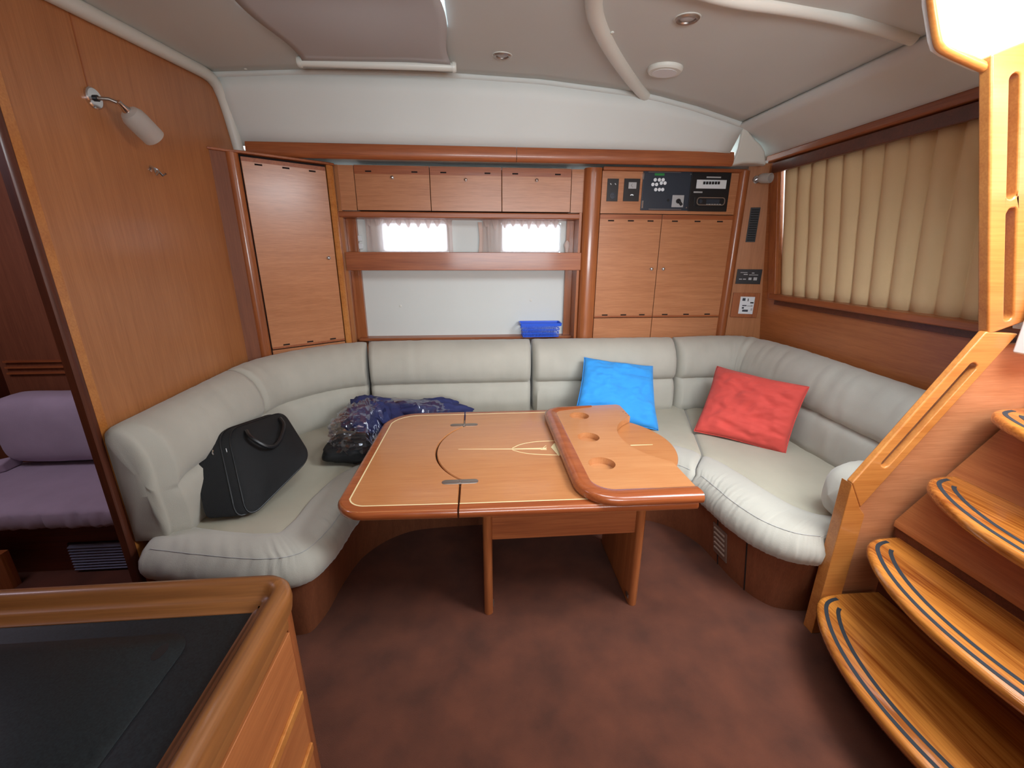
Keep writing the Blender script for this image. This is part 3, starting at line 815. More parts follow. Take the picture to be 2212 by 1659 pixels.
bz = ZT - 0.02
build('body', MB().prism([Q0 - nq * 0.012, Q1 - nq * 0.012, Vector((lx[0] - 0.045, YM + 0.05, 0)), Vector((lx[0] - 0.045, 3.45, 0)), Vector((XL + 0.01, 3.45, 0)), Vector((XL + 0.01, Q0.y + 0.0, 0))], (0, 0, bz)), 'darkgap', dc)
dd = build('door', dbox(0.004, Lq - 0.004, atP(640, 745, Q0, nq).z, bz - 0.014, -0.012, 0.003), 'veneer_diag', dc, bevel=0.0015)
zs = bz - 0.048
build('rail_strip', dbox(0.005, Lq - 0.005, zs + 0.011, bz - 0.015, 0.003, 0.005), 'solid_h', dd)
zl = atP(650, 735, Q0, nq).z
dzs = atP(660, 746, Q0, nq).z
for k, fx in enumerate((0.19, 0.5, 0.82)):
    q = Q0 + dq * Lq * fx + nq * 0.003
    vslot(q.x, zs, q.y, dd, 0.02, dq); vslot(q.x, dzs + 0.022, q.y, dd, 0.02, dq)
build('rail_strip', dbox(0.005, Lq - 0.005, dzs + 0.001, dzs + 0.014, 0.003, 0.005), 'solid_h', dd)
kp = atP(709, 557, Q0 + nq * 0.003, nq); s_ = (kp - Q0).dot(dq); s_ = min(s_, Lq - 0.03)
kq = Q0 + dq * s_ + nq * 0.003; kq.z = kp.z
knob(kq, nq, dd)
build('lower_panel', dbox(0.004, Lq - 0.004, 0.3, dzs - 0.006, -0.012, 0.002), 'veneer_diag', dc)
# left rounded pillar
pc = Q0 - dq * 0.036 + nq * 0.0
ring = [(-0.034, -0.05), (-0.034, 0.0), (-0.026, 0.016), (-0.008, 0.024), (0.012, 0.022), (0.028, 0.012), (0.033, 0.0), (0.033, -0.05)]
build('pillar', MB().rings([[pc + dq * a + nq * b + Vector((0, 0, z)) for a, b in ring] for z in (0.3, bz)]), 'solid_v', dc)
sp0 = pc - dq * 0.030
build('side_panel', MB().prism([sp0 + nq * 0.006, Vector((XL, sp0.y - 0.055, 0)), Vector((XL, sp0.y + 0.03, 0)), sp0 - nq * 0.03], (0, 0, bz)), 'side_wood', dc)
# right post
pc = Q1 + dq * 0.026
ring = [(-0.023, -0.05), (-0.023, 0.004), (-0.012, 0.012), (0.008, 0.010), (0.020, 0.0), (0.024, -0.05)]
build('pillar', MB().rings([[pc + dq * a + nq * b + Vector((0, 0, z)) for a, b in ring] for z in (0.3, bz)]), 'rail_wood', dc)
build('side_panel', MB().box(Q1.x + 0.045, lx[0] - 0.02, YM - 0.01, YM + 0.02, 0.3, lzt), 'veneer_v', dc)
tp = [Vector((XL, sp0.y - 0.075, 0)), sp0 + nq * 0.02 + dq * 0.0, Q0 + nq * 0.03, Q1 + nq * 0.03, Q1 + dq * 0.05 + nq * 0.02, Q1 + dq * 0.05 - nq * 0.06, Vector((XL, 3.1, 0))]
build('top_board', MB().prism([p_ + Vector((0, 0, bz - 0.002)) for p_ in tp], (0, 0, 0.014)), 'solid_h', dc, bevel=0.004)

# ================================================================== SOFA
sofa = thing('sofa', 'beige microfibre sofa wrapping round three sides of the table', 'sofa', (0.3, 2.4, 0))
ZS = 0.47
ST = [((-1.375, 1.535), (-1.36, 1.74)), ((-1.12, 1.475), (-1.40, 1.80)), ((-0.86, 1.43), (-1.40, 1.92)), ((-0.71, 1.46), (-1.40, 2.02)), ((-0.645, 1.60), (-1.40, 2.12)),
      ((-0.62, 1.80), (-1.40, 2.35)), ((-0.57, 1.98), (-1.25, 2.80)), ((-0.44, 2.11), (-0.95, 3.05)), ((-0.25, 2.15), (-0.55, 3.12)),
      ((0.3, 2.16), (0.3, 3.12)), ((0.85, 2.16), (1.05, 3.12)), ((1.05, 2.10), (1.50, 3.12)), ((1.15, 1.97), (1.62, 3.10)),
      ((1.175, 1.82), (2.06, 2.75)), ((1.19, 1.68), (2.12, 2.2)), ((1.235, 1.53), (2.12, 1.8)), ((1.32, 1.43), (2.12, 1.6)), ((1.435, 1.39), (2.10, 1.42))]


def path_of(k, a, b, n):
    """smoothly resampled stations between station indexes a..b"""
    ts = np.linspace(a, b, n)
    out = []
    for t in ts:
        i = int(min(len(ST) - 2, math.floor(t))); u = t - i
        P = [Vector(ST[max(0, min(len(ST) - 1, i + d))][k]) for d in (-1, 0, 1, 2)]
        out.append(0.5 * ((2 * P[1]) + (-P[0] + P[2]) * u + (2 * P[0] - 5 * P[1] + 4 * P[2] - P[3]) * u * u + (-P[0] + 3 * P[1] - 3 * P[2] + P[3]) * u ** 3))
    return out


def seat(a, b, n, wb0, wb1, name='seat_cushion'):
    Fp, Bp = path_of(0, a, b, n), path_of(1, a, b, n)
    rings = []; flat = []
    for i in range(n):
        f = Fp[i]; bk = Bp[i]
        t = (Fp[min(i + 1, n - 1)] - Fp[max(i - 1, 0)]).normalized()
        nn = Vector((-t.y, t.x))
        if nn.dot(bk - f) < 0: nn = -nn
        dirb = (bk - f).normalized(); L_ = (bk - f).length
        s = i / (n - 1); e = min(i, n - 1 - i)
        k = (0.55, 0.8, 0.93, 0.985)[e] if e < 4 else 1.0
        wdt = wb0 + (wb1 - wb0) * s
        wdt = min(wdt, L_ * 0.75)
        nn2 = (nn * 0.35 + dirb * 0.65).normalized()
        base = [(0.07, 0.315), (0.02, 0.31), (-0.004, 0.325), (-0.016, 0.355), (-0.018, 0.385), (-0.008, 0.42), (0.02, 0.455), (0.055, 0.473), (0.10, 0.482), (wdt - 0.05, 0.481), (wdt - 0.02, 0.478), (wdt - 0.004, 0.470), (wdt + 0.002, 0.462), (wdt + 0.012, 0.466), (wdt + 0.05, 0.470)]
        r = []
        for j, (d, z) in enumerate(base):
            dd_ = (nn if d < 0.03 else nn2) * d
            q = f + dd_ if d < wdt else f + nn2 * wdt + dirb * (d - wdt)
            zz = 0.39 + (z - 0.39) * (0.6 + 0.4 * k)
            wr = 0.0035 * fn((s * 60, z * 12, a), (1, 1, 1)) if j < 9 else 0.001 * fn((q.x, q.y, 0), (12, 12, 1))
            r.append(Vector((q.x - nn.x * wr * 1.6 * (j < 8), q.y - nn.y * wr * 1.6 * (j < 8), zz + (wr if j >= 4 else 0))))
        for u in (0.4, 0.75, 1.0):
            q = (f + nn2 * wdt + dirb * 0.05).lerp(bk, u)
            r.append(Vector((q.x, q.y, 0.39 + (0.47 + 0.003 * fn((q.x, q.y, 1), (7, 7, 1)) - 0.39) * (0.6 + 0.4 * k))))
        r.append(Vector((bk.x, bk.y, 0.315)))
        rings.append(r)
    o = build(name, MB().rings(rings), 'fabric', sofa, smooth=60)
    # the flat insert has its own plainer cloth
    o.data.materials.append(M['fabric_flat'])
    nr = len(rings[0])
    for p_ in o.data.polygons:
        if len(p_.vertices) == 4:
            js = sorted(v % nr for v in p_.vertices)
            if js[0] >= 12 and js[-1] <= 17: p_.material_index = 1
    # stitched line along the bolster
    st = [Vector(r[6]) + Vector((0, 0, 0.002)) for r in rings[3:-3]]
    build('stitching', MB().tube(st, 0.0012, 6), 'greyplastic', o)
    return o


seat(0, 7.35, 110, 0.19, 0.22)
seat(7.38, 12.0, 70, 0.22, 0.25)
seat(12.03, 17, 90, 0.25, 0.24)

# sofa base / plinth
Fb = path_of(0, 0, 17, 120); Bb = path_of(1, 0, 17, 120)
rg = []
for i in range(120):
    t = (Fb[min(i + 1, 119)] - Fb[max(i - 1, 0)]).normalized(); nn = Vector((-t.y, t.x))
    if nn.dot(Bb[i] - Fb[i]) < 0: nn = -nn
    q = Fb[i] + nn * 0.035; q2 = Fb[i] + nn * 0.085
    rg.append([(q2.x, q2.y, 0), (q.x, q.y, 0.315), (Bb[i].x, Bb[i].y, 0.315), (Bb[i].x, Bb[i].y, 0)])
basep = build('plinth', MB().rings(rg), 'side_wood', sofa, smooth=30)
for t_ in (8.9, 10.2, 13.2, 14.6):
    q = path_of(0, t_, t_ + 0.01, 2); n_ = Vector((-(q[1] - q[0]).y, (q[1] - q[0]).x)).normalized()
    if n_.dot(path_of(1, t_, t_ + .01, 2)[0] - q[0]) < 0: n_ = -n_
    a, b = q[0] + n_ * 0.083, q[0] + n_ * 0.034
    build('joint_strip', MB().tube([(a.x, a.y, 0.0), (b.x, b.y, 0.315)], 0.003, 6), 'darkgap', basep)
# vent panel in the right plinth
_f = path_of(0, 13.0, 13.75, 9); _b = path_of(1, 13.0, 13.75, 9)


def plq(k, z, d):
    t_ = (_f[min(8, k + 1)] - _f[max(0, k - 1)]).normalized(); n_ = Vector((-t_.y, t_.x))
    if n_.dot(_b[k] - _f[k]) < 0: n_ = -n_
    q_ = _f[k] + n_ * (0.085 - 0.050 * z / 0.315 - d); return Vector((q_.x, q_.y, z))


vp = build('vent_panel', MB().rings([[plq(k, 0.07, 0.001), plq(k, 0.07, 0.006), plq(k, 0.25, 0.006), plq(k, 0.25, 0.001)] for k in range(9)]), plain('taupe_vent', rgb(120, 96, 84), 0.6), basep)
for z_ in (0.10, 0.13, 0.16, 0.19, 0.22):
    build('slat', MB().rings([[plq(k, z_, 0.005), plq(k, z_ + 0.004, 0.014), plq(k, z_ + 0.010, 0.014), plq(k, z_ + 0.012, 0.005)] for k in range(1, 8)]), plain('taupe_slat_%d' % int(z_ * 100), rgb(150, 126, 112), 0.6), basep)


# backrests
WP = chaikin([(-1.435, 1.615, 0), (-1.435, 2.2, 0), (-1.43, 2.62, 0), (-1.22, 2.92, 0), (-0.98, 3.09, 0), (-0.72, 3.15, 0), (0.3, 3.15, 0), (1.3, 3.15, 0), (1.80, 3.15, 0), (2.08, 3.04, 0), (2.155, 2.72, 0), (2.155, 2.2, 0), (2.155, 1.44, 0)], 3)
WPr = resample(WP, 900)
Ltot = sum((b - a).length for a, b in zip(WPr, WPr[1:]))


def s_near(x, y):
    return min(range(900), key=lambda i: (WPr[i].x - x) ** 2 + (WPr[i].y - y) ** 2)


PROF = [(0.0, 0.44), (0.20, 0.44), (0.235, 0.46), (0.245, 0.51), (0.245, 0.58), (0.238, 0.64), (0.222, 0.675), (0.198, 0.690), (0.196, 0.694), (0.220, 0.708), (0.238, 0.74), (0.240, 0.79), (0.228, 0.85), (0.200, 0.905), (0.155, 0.948), (0.10, 0.972), (0.05, 0.975), (0.01, 0.955), (0.0, 0.92)]


def backrest(i0, i1, wr=0.003, seams=(), endcap=False):
    n = max(24, (i1 - i0) // 3); rings = []
    for q in range(n):
        fi = i0 + (i1 - i0) * q / (n - 1); i = int(min(898, fi)); p = WPr[i].lerp(WPr[i + 1], fi - i)
        a, b = WPr[max(0, i - 6)], WPr[min(899, i + 6)]
        t = (b - a).normalized(); nn = Vector((t.y, -t.x, 0))
        f = fi / 899
        thick = interp(f, [(0, 0.86), (0.17, 0.9), (0.3, 1.0), (0.62, 1.0), (0.74, 0.92), (0.85, 0.86), (1, 0.84)])
        up = interp(f, [(0, -0.008), (0.12, 0.0), (0.3, 0.012), (0.5, 0.012), (0.66, 0.012), (0.74, 0.03), (0.84, 0.025), (1, 0.0)])
        dd_ = min(q, n - 1 - q) / (n - 1) * (i1 - i0) / 899 * Ltot
        k = math.sqrt(max(0.0, 1 - max(0, 1 - dd_ / 0.028) ** 2)); k = 0.72 + 0.28 * k
        for s_i in seams:
            ds = abs(fi - s_i) / 899 * Ltot
            if ds < 0.012: k *= 0.96 + 0.04 * ds / 0.012
        r = []
        for j, (d, z) in enumerate(PROF):
            zz = 0.70 + (z - 0.70) * (0.92 + 0.08 * k) + (up * (z - 0.44) / 0.53)
            wv = wr * (noise.noise(Vector((f * 120, z * 5, 3))) + 0.6 * noise.noise(Vector((f * 260 + z * 20, z * 6, 7)))) if 1 < j < 17 else 0
            if endcap and q < n // 2 and 4 < j < 11:
                cf = min(1, dd_ / 0.10); cf = cf * cf * (3 - 2 * cf)
                d = d * cf + 0.240 * (1 - cf)
            d2 = d * thick * k + wv
            pp = p + nn * d2
            r.append(Vector((pp.x, pp.y, zz + (wv * 0.8 if j > 11 else 0))))
        rings.append(r)
    if endcap:
        r0 = rings[0]; cen = sum(r0, Vector()) / len(r0); caps = []
        for sc_, of_ in ((0.97, 0.012), (0.9, 0.020), (0.75, 0.026), (0.5, 0.030), (0.2, 0.031)):
            rr_ = []
            for j, q_ in enumerate(r0):
                dv = (q_ - cen)
                wv = 0.0035 * math.sin(q_.z * 95 + 2 * noise.noise(q_ * 9)) * (0.3 < sc_ < 0.95)
                rr_.append(Vector((cen.x + dv.x * sc_, cen.y + dv.y * sc_ - of_ - wv, cen.z + dv.z * sc_)))
            caps.append(rr_)
        rings = caps[::-1] + rings
    return build('back_cushion', MB().rings(rings), 'fabric', sofa, smooth=70)


iA = s_near(-1.435, 2.40); iB = s_near(-0.80, 3.14); iC = s_near(0.395, 3.15); iD = s_near(1.49, 3.15)
backrest(0, iA - 1, 0.0045, endcap=True); backrest(iA + 1, iB - 2, 0.004); backrest(iB + 1, iC - 2, 0.004)
backrest(iC + 1, iD - 2, 0.004); backrest(iD + 1, 899, 0.008, seams=(s_near(1.66, 3.15),))
# piping that frames the open end of the left back cushion, plus gathered end
# end cushion by the stair panel
ec = MB()


def endc(u, v):
    th = v * 2 * PI
    L0 = Vector((1.50, 1.435, 0)); L1 = Vector((2.05, 1.445, 0))
    c_ = L0.lerp(L1, u); rr = max(0.0, 1 - abs(2 * u - 1) ** 5) ** 0.5
    wv = 1 + 0.05 * noise.noise(Vector((u * 30, math.cos(th) * 2, math.sin(th) * 2)))
    cx = math.copysign(abs(math.cos(th)) ** 0.7, math.cos(th)); sy = math.copysign(abs(math.sin(th)) ** 0.7, math.sin(th))
    return Vector((c_.x + 0.005, 1.505 + 0.095 * cx * rr * wv, 0.595 + 0.03 * u + (0.135 * rr) * sy * wv))


build('end_cushion', ec.grid(endc, 30, 30), 'fabric', sofa, smooth=180)


# ================================================================== CUSHIONS
def pillow(name, label, corners, th, mat, seed, cat='cushion'):
    TL, TR, BR, BL = [Vector(c) for c in corners]
    cen = (TL + TR + BR + BL) / 4
    base = Vector((cen.x, cen.y, min(BL.z, BR.z)))
    t = thing(name, label, cat, base)
    nrm = ((TR - BL).cross(TL - BR)).normalized()
    if nrm.dot(Vector((0, 0, EYE)) - cen) < 0: nrm = -nrm
    mb = MB(); N = 44

    def f_(u, v, s):
        p = BL.lerp(BR, u).lerp(TL.lerp(TR, u), v)
        a, b = 2 * u - 1, 2 * v - 1
        pin = 0.022 * (1 - a * a) * (b ** 2) * math.copysign(1, b), 0.022 * (1 - b * b) * (a ** 2) * math.copysign(1, a)
        p = p - (TL - BL) * pin[0] - (BR - BL) * pin[1]
        prof = (max(0, 1 - a ** 4) * max(0, 1 - b ** 4)) ** 0.55
        edge_ = (1 - max(abs(a), abs(b)))
        wv = 0.020 * noise.noise(Vector((a * 2.2 + b * 1.5, b * 4.5, seed))) + 0.012 * noise.noise(Vector((a * 6 - b * 3, b * 10, seed + 5)))
        wv *= min(1, edge_ * 6)
        wav = 0.012 * noise.noise(Vector((a * 2, b * 2, seed + 9)))
        return p + nrm * (s * (th * prof * 0.5 + wv) + wav * 1.0)
    for s in (1, -1): mb.grid(lambda u, v, s=s: f_(u, v, s), N, N)
    o = build('cover', mb, mat, t, smooth=180)
    bm = bmesh.new(); bm.from_mesh(o.data); bmesh.ops.remove_doubles(bm, verts=bm.verts, dist=0.0015); bmesh.ops.recalc_face_normals(bm, faces=bm.faces); bm.to_mesh(o.data); bm.free()
    # seam piping round the edge
    seam = []
    for k in range(80):
        q = k / 20; e = int(q); r_ = q - e
        u, v = ((r_, 0), (1, r_), (1 - r_, 1), (0, 1 - r_))[e % 4]
        seam.append((f_(u, v, 1) + f_(u, v, -1)) / 2)
    seam.append(seam[0])
    build('seam', MB().tube(seam, 0.0028, 6, False), mat, t, smooth=180)
    return t


pillow('cushion', 'bright blue square cushion leaning on the sofa back', [atY(1262, 772, 2.86), atY(1410, 791, 2.84), atY(1422, 930, 2.52), atY(1240, 900, 2.56)], 0.13, 'blue', 1.0)
bl = atY(1499, 931, 2.46); brr = atY(1696, 982, 2.14)
tl = atY(1549, 791, 2.76); trr = atX(1748, 836, 1.90)
pillow('cushion', 'red square cushion propped in the right sofa corner', [tl, trr, brr, bl], 0.14, 'red', 4.0)

# ================================================================== LAPTOP BAG
Dp = atZ(545, 1112, 0.49); Cp = atY(672, 985, 2.02); Ap = atX(503, 932, -1.17); Bp_ = atX(614, 893, -1.10)
bag = thing('laptop_bag', 'black soft laptop bag slumped against the left sofa back', 'bag', (-1.1, 1.85, 0.47))
nb = ((Cp - Dp).cross(Ap - Dp)).normalized()
if nb.dot(Vector((0, 0, EYE)) - Dp) < 0: nb = -nb
back_dir = (Vector((-1.0, -0.42, -0.05))).normalized()
# body: rounded quad swept back
quad = [Dp, Cp, Bp_, Ap]
_qc = sum(quad, Vector()) / 4
quad = [_qc + (q_ - _qc) * 1.07 for q_ in quad]


def rquad(q, r=0.22, n=6, shrink=0.0):
    c_ = sum(q, Vector()) / 4; out = []
    for i in range(4):
        p0, p, p1 = q[i - 1], q[i], q[(i + 1) % 4]
        a = p.lerp(p0, r); b = p.lerp(p1, r)
        for k in range(n + 1):
            t = k / n; out.append((a * (1 - t) ** 2 + p * 2 * t * (1 - t) + b * t * t).lerp(c_, shrink))
    return out


def bagring(off, sh, slump=0.0):
    return [p_ + back_dir * off + Vector((0, 0, -slump)) for p_ in rquad(quad, 0.2, 7, sh)]


TB = 0.17
rings = [bagring(-0.004, 0.6), bagring(-0.006, 0.3), bagring(-0.002, 0.08), bagring(0.006, 0.02), bagring(0.016, 0.0), bagring(0.05, 0.0), bagring(0.09, 0.02), bagring(TB, 0.08), bagring(TB + 0.01, 0.2), bagring(TB + 0.01, 0.6)]
build('body', MB().rings(rings), 'black_fabric', bag, smooth=50)
build('zip', MB().tube([Vector(p_) for p_ in bagring(0.05, -0.004)] + [bagring(0.05, -0.004)[0]], 0.004, 6, False), 'black', bag)
build('seam', MB().tube([Vector(p_) for p_ in bagring(0.012, -0.002)] + [bagring(0.012, -0.002)[0]], 0.0035, 6, False), 'black', bag)
# handle lying on the front face
e1 = (Bp_ - Ap).normalized(); e2 = (Dp - Ap).normalized(); fo = nb
hA = Ap.lerp(Bp_, 0.20) + e2 * 0.03 + fo * 0.018; hB = Ap.lerp(Bp_, 0.86) + e2 * 0.03 + fo * 0.022
hp = chaikin([hA, hA + e2 * 0.07 + fo * 0.055, hA.lerp(hB, 0.5) + e2 * 0.19 + fo * 0.075, hB + e2 * 0.08 + fo * 0.06, hB], 3)
build('handle', MB().tube(hp, 0.010, 8), 'black', bag)
zp = atX(488, 1021, -1.12)
zc_ = [p_ for p_ in bagring(0.03, -0.01)]
zp = min(zc_, key=lambda q: (q - (Dp.lerp(Ap, 0.62) + back_dir * 0.03)).length)
build('zip_pull', MB().tube([zp, zp + Vector((0.006, -0.008, -0.014)), zp + Vector((0.014, -0.014, -0.03))], 0.003, 6), 'chrome', bag)
zq = zp + back_dir * 0.05 + Vector((0, 0, 0.006))
build('zip_pull', MB().tube([zq, zq + Vector((0.0, -0.008, -0.014)), zq + Vector((0.006, -0.012, -0.02))], 0.003, 6), 'chrome', bag)


# ================================================================== PLASTIC WRAPPED CLOTHES
def clampz(q):
    lim = 0.60 + max(0.0, (q.y - 2.49) * 3, (-0.60 - q.x) * 3)
    return Vector((q.x, q.y, min(q.z, lim)))


def lump(c, sx, sy, sz, seed, nz=0.12, p=0.6, flat=0.0, yaw=0.0):
    mb = MB(); c = Vector(c); cy_, sy_ = math.cos(yaw), math.sin(yaw)

    def f_(u, v):
        th = 2 * PI * u; ph = PI * (v - 0.5)
        sg = lambda t, e: math.copysign(abs(t) ** e, t)
        x = sg(math.cos(th), p) * sg(math.cos(ph), p); y = sg(math.sin(th), p) * sg(math.cos(ph), p); z = sg(math.sin(ph), p)
        k = 1 + nz * noise.noise(Vector((x * 1.7 + seed, y * 1.7, z * 1.7))) + nz * 0.5 * noise.noise(Vector((x * 5 + seed, y * 5, z * 5)))
        x, y, z = x * sx * k, y * sy * k, z * sz * k
        return Vector((c.x + x * cy_ - y * sy_, c.y + x * sy_ + y * cy_, max(c.z + z, c.z - sz)))

    def g_(u, v):
        q = f_(u, v)
        return clampz(q)
    return mb.grid(g_, 48, 32)
    return mb.grid(f_, 48, 32)


cl = thing('wrapped_clothes', 'navy and black folded clothes in clear plastic behind the table corner', 'clothes', (-0.7, 2.45, 0.475))
build('black_garment', lump((-0.745, 2.29, 0.525), 0.14, 0.14, 0.05, 2.2, 0.10, 0.6), 'black_fabric', cl, smooth=180)
build('navy_garment', lump((-0.69, 2.60, 0.60), 0.17, 0.15, 0.11, 5.1, 0.30, 0.8, yaw=-0.25), 'navy', cl, smooth=180)
build('navy_garment', lump((-0.34, 2.70, 0.57), 0.27, 0.10, 0.09, 8.1, 0.25, 0.8), 'navy', cl, smooth=180)
wrap = MB()
c_ = Vector((-0.66, 2.46, 0.56))


def wf(u, v):
    th = 2 * PI * u; ph = PI * (v - 0.5); sg = lambda t, e: math.copysign(abs(t) ** e, t)
    x = sg(math.cos(th), .7) * sg(math.cos(ph), .7); y = sg(math.sin(th), .7) * sg(math.cos(ph), .7); z = sg(math.sin(ph), .8)
    k = 1 + 0.13 * noise.noise(Vector((x * 3, y * 3, z * 3 + 3))) + 0.09 * noise.noise(Vector((x * 9, y * 9, z * 9))) + 0.05 * noise.noise(Vector((x * 22, y * 22, z * 22)))
    ex = 0.5 if (x > 0.2 and y > -0.2) else 0.0
    return clampz(Vector((c_.x + x * 0.22 * k + max(0, x - 0.2) * 0.45 * max(0, y + 0.3), c_.y + y * 0.30 * k, max(0.477, c_.z + z * 0.155 * k))))


build('plastic_wrap', wrap.grid(wf, 110, 60), 'polythene', cl, smooth=30)

# ================================================================== TABLE
ZTB = 0.66
tb = thing('saloon_table', 'cherry saloon table with maple inlay, hinged leaf open at left', 'table', (0.36, 1.9, 0))
xse = -0.09
yh0, yh1 = atZ(990, 1041, ZTB).y, atZ(1003, 918, ZTB).y   # hinge rows
bul = atZ(943, 972, ZTB).x - 0.0                            # leftmost point of the seam arc
cyh = (yh0 + yh1) / 2; hc = (yh1 - yh0) / 2 - 0.02; sag = xse - bul
Rb = (hc * hc + sag * sag) / (2 * sag); cxb = bul + Rb; aa = math.asin(min(1, hc / Rb))
TY0, TY1 = 1.418, 2.468
arcL = [(cxb - Rb * math.cos(t), cyh + Rb * math.sin(t)) for t in np.linspace(-aa, aa, 21)]       # from near to far, bulging left
XT0 = -0.552
XT1 = 0.86
sagR = 0.125; RbR = (hc * hc + sagR * sagR) / (2 * sagR); aaR = math.asin(hc / RbR); cxR = XT1 + sagR - RbR
arcR = [(cxR + RbR * math.cos(t), cyh + RbR * math.sin(t)) for t in np.linspace(-aaR, aaR, 21)]
# left leaf: outline ccw starting near seam
lc = []


def arc(cx, cy, r, a0, a1, n=8): return [(cx + r * math.cos(R(a0 + (a1 - a0) * k / n)), cy + r * math.sin(R(a0 + (a1 - a0) * k / n))) for k in range(n + 1)]


gsm = 0.0035
left = [(xse - gsm, TY0)] + [(x - gsm, y) for x, y in [(xse, cyh - hc - 0.01)] + arcL + [(xse, cyh + hc + 0.01)]] + [(xse - gsm, TY1)]
left += arc(XT0 + 0.19, TY1 - 0.19, 0.19, 90, 170) + arc(XT0 + 0.10, TY0 + 0.125, 0.115, 190, 270)
left = [left[0]] + left[1:]
main = [(xse + gsm, TY0), (XT1, TY0 - 0.012), (XT1, cyh - hc - 0.01)] + arcR + [(XT1, cyh + hc + 0.01), (XT1, TY1), (xse + gsm, TY1), (xse + gsm, cyh + hc + 0.01)] + [(x + gsm, y) for x, y in arcL[::-1]] + [(xse + gsm, cyh - hc - 0.01)]
EP = [(0.022, ZTB - 0.035), (0.008, ZTB - 0.036), (0.001, ZTB - 0.025), (0.0, ZTB - 0.014), (0.004, ZTB - 0.004), (0.010, ZTB)]


def slab(poly, name, label=None):
    """edge-rounded slab; the seam edges stay square because the profile inset is small"""
    if sum(a[0] * b[1] - b[0] * a[1] for a, b in zip(poly, poly[1:] + poly[:1])) < 0: poly = poly[::-1]
    o = build(name, MB().rings([[(x, y, z) for x, y in inset(poly, 0.0 if z < ZTB - 0.001 else 0.003)] for z in (ZTB - 0.035, ZTB - 0.005, ZTB)]), 'table_wood', tb, smooth=30)
    return o


def edging(pts, name):
    """outer solid edge lipping: rounded profile following an open run of outline points (material to the left side inward)"""
    pr = [(0.039, ZTB - 0.037), (0.003, ZTB - 0.037), (-0.003, ZTB - 0.032), (-0.006, ZTB - 0.022), (-0.006, ZTB - 0.014), (-0.002, ZTB - 0.005), (0.004, ZTB + 0.0002), (0.012, ZTB + 0.0008), (0.039, ZTB + 0.0008)]
    rings = []
    P = [Vector((x, y)) for x, y in pts]
    for i, p in enumerate(P):
        t = (P[min(i + 1, len(P) - 1)] - P[max(0, i - 1)]).normalized(); nn = Vector((-t.y, t.x))
        rings.append([(p.x + nn.x * d, p.y + nn.y * d, z) for d, z in pr])
    return build(name, MB().rings(rings), 'table_edge', tb, smooth=50)


slab(left, 'left_leaf'); slab(main, 'tabletop')
run_l = ([(xse - gsm, TY1)] + arc(XT0 + 0.19, TY1 - 0.19, 0.19, 90, 170, 12) + arc(XT0 + 0.10, TY0 + 0.125, 0.115, 190, 270, 12) + [(xse - gsm, TY0)])
edging(run_l, 'edge_lipping')
edging([(xse + gsm, TY0), (XT1, TY0 - 0.012)], 'edge_lipping'); edging([(XT1, TY1), (xse + gsm, TY1)], 'edge_lipping')


def strip(pts, wd, name='inlay', par=None, m='inlay', z=ZTB):
    P = [Vector(p[:2]) for p in pts]; rings = []
    ws = wd if isinstance(wd, (list, tuple)) else [wd] * len(P)
    for i, p in enumerate(P):
        t = (P[min(i + 1, len(P) - 1)] - P[max(0, i - 1)]).normalized(); nn = Vector((-t.y, t.x)) * ws[i] / 2
        rings.append([(p.x - nn.x, p.y - nn.y, z - 0.002), (p.x - nn.x, p.y - nn.y, z + 0.0009), (p.x + nn.x, p.y + nn.y, z + 0.0009), (p.x + nn.x, p.y + nn.y, z - 0.002)])
    return build(name, MB().rings(rings), m, par or tb, smooth=0)


def ins_run(pts, d):
    P = [Vector(p) for p in pts]; out = []
    for i, p in enumerate(P):
        t = (P[min(i + 1, len(P) - 1)] - P[max(0, i - 1)]).normalized(); out.append((p.x - t.y * d, p.y + t.x * d))
    return out


strip(ins_run(run_l, 0.042), 0.0055)
strip(ins_run([(xse + gsm, TY0), (XT1, TY0 - 0.012)], 0.042), 0.0055); strip(ins_run([(XT1, TY1), (xse + gsm, TY1)], 0.042), 0.0055)


def tp_(px, py): return atZ(px, py, ZTB)


# compass needle and boat shaped ornament
strip([tp_(990, 970.5), tp_(1105, 970), tp_(1180, 969)], [0.002, 0.007, 0.016])
strip([tp_(1168, 971.5), tp_(1180, 962), tp_(1180, 972), tp_(1168, 971.5)], 0.003)
strip(chaikin([tp_(1107, 968), tp_(1125, 959), tp_(1160, 953.5), tp_(1202, 952)], 2), 0.004)
strip(chaikin([tp_(1107, 972), tp_(1130, 979), tp_(1165, 982), tp_(1206, 983)], 2), 0.004)
build('inlay', MB().prism([tp_(1190, 966), tp_(1201, 953), tp_(1212, 981), tp_(1207, 985)], (0, 0, 0.001)), 'inlay', tb, smooth=0)
strip([tp_(1362, 962), tp_(1410, 960.5)], [0.008, 0.003])
# hinges
for hy in (yh0, yh1):
    h = build('hinge', MB().loft(roundrect(xse - 0.078, xse + 0.078, hy - 0.018, hy + 0.018, 0.0178, 8), [(0, ZTB - 0.001), (0, ZTB + 0.0012), (0.001, ZTB + 0.002)]), 'steel', tb)
    build('hinge_pin', MB().tube([(xse, hy - 0.013, ZTB + 0.003), (xse, hy + 0.013, ZTB + 0.003)], 0.003, 8), 'steel', h)
    build('hinge_pin', MB().box(xse - 0.016, xse - 0.012, hy - 0.008, hy + 0.008, ZTB + 0.001, ZTB + 0.003).box(xse + 0.012, xse + 0.016, hy - 0.008, hy + 0.008, ZTB + 0.001, ZTB + 0.003), 'steel', h)

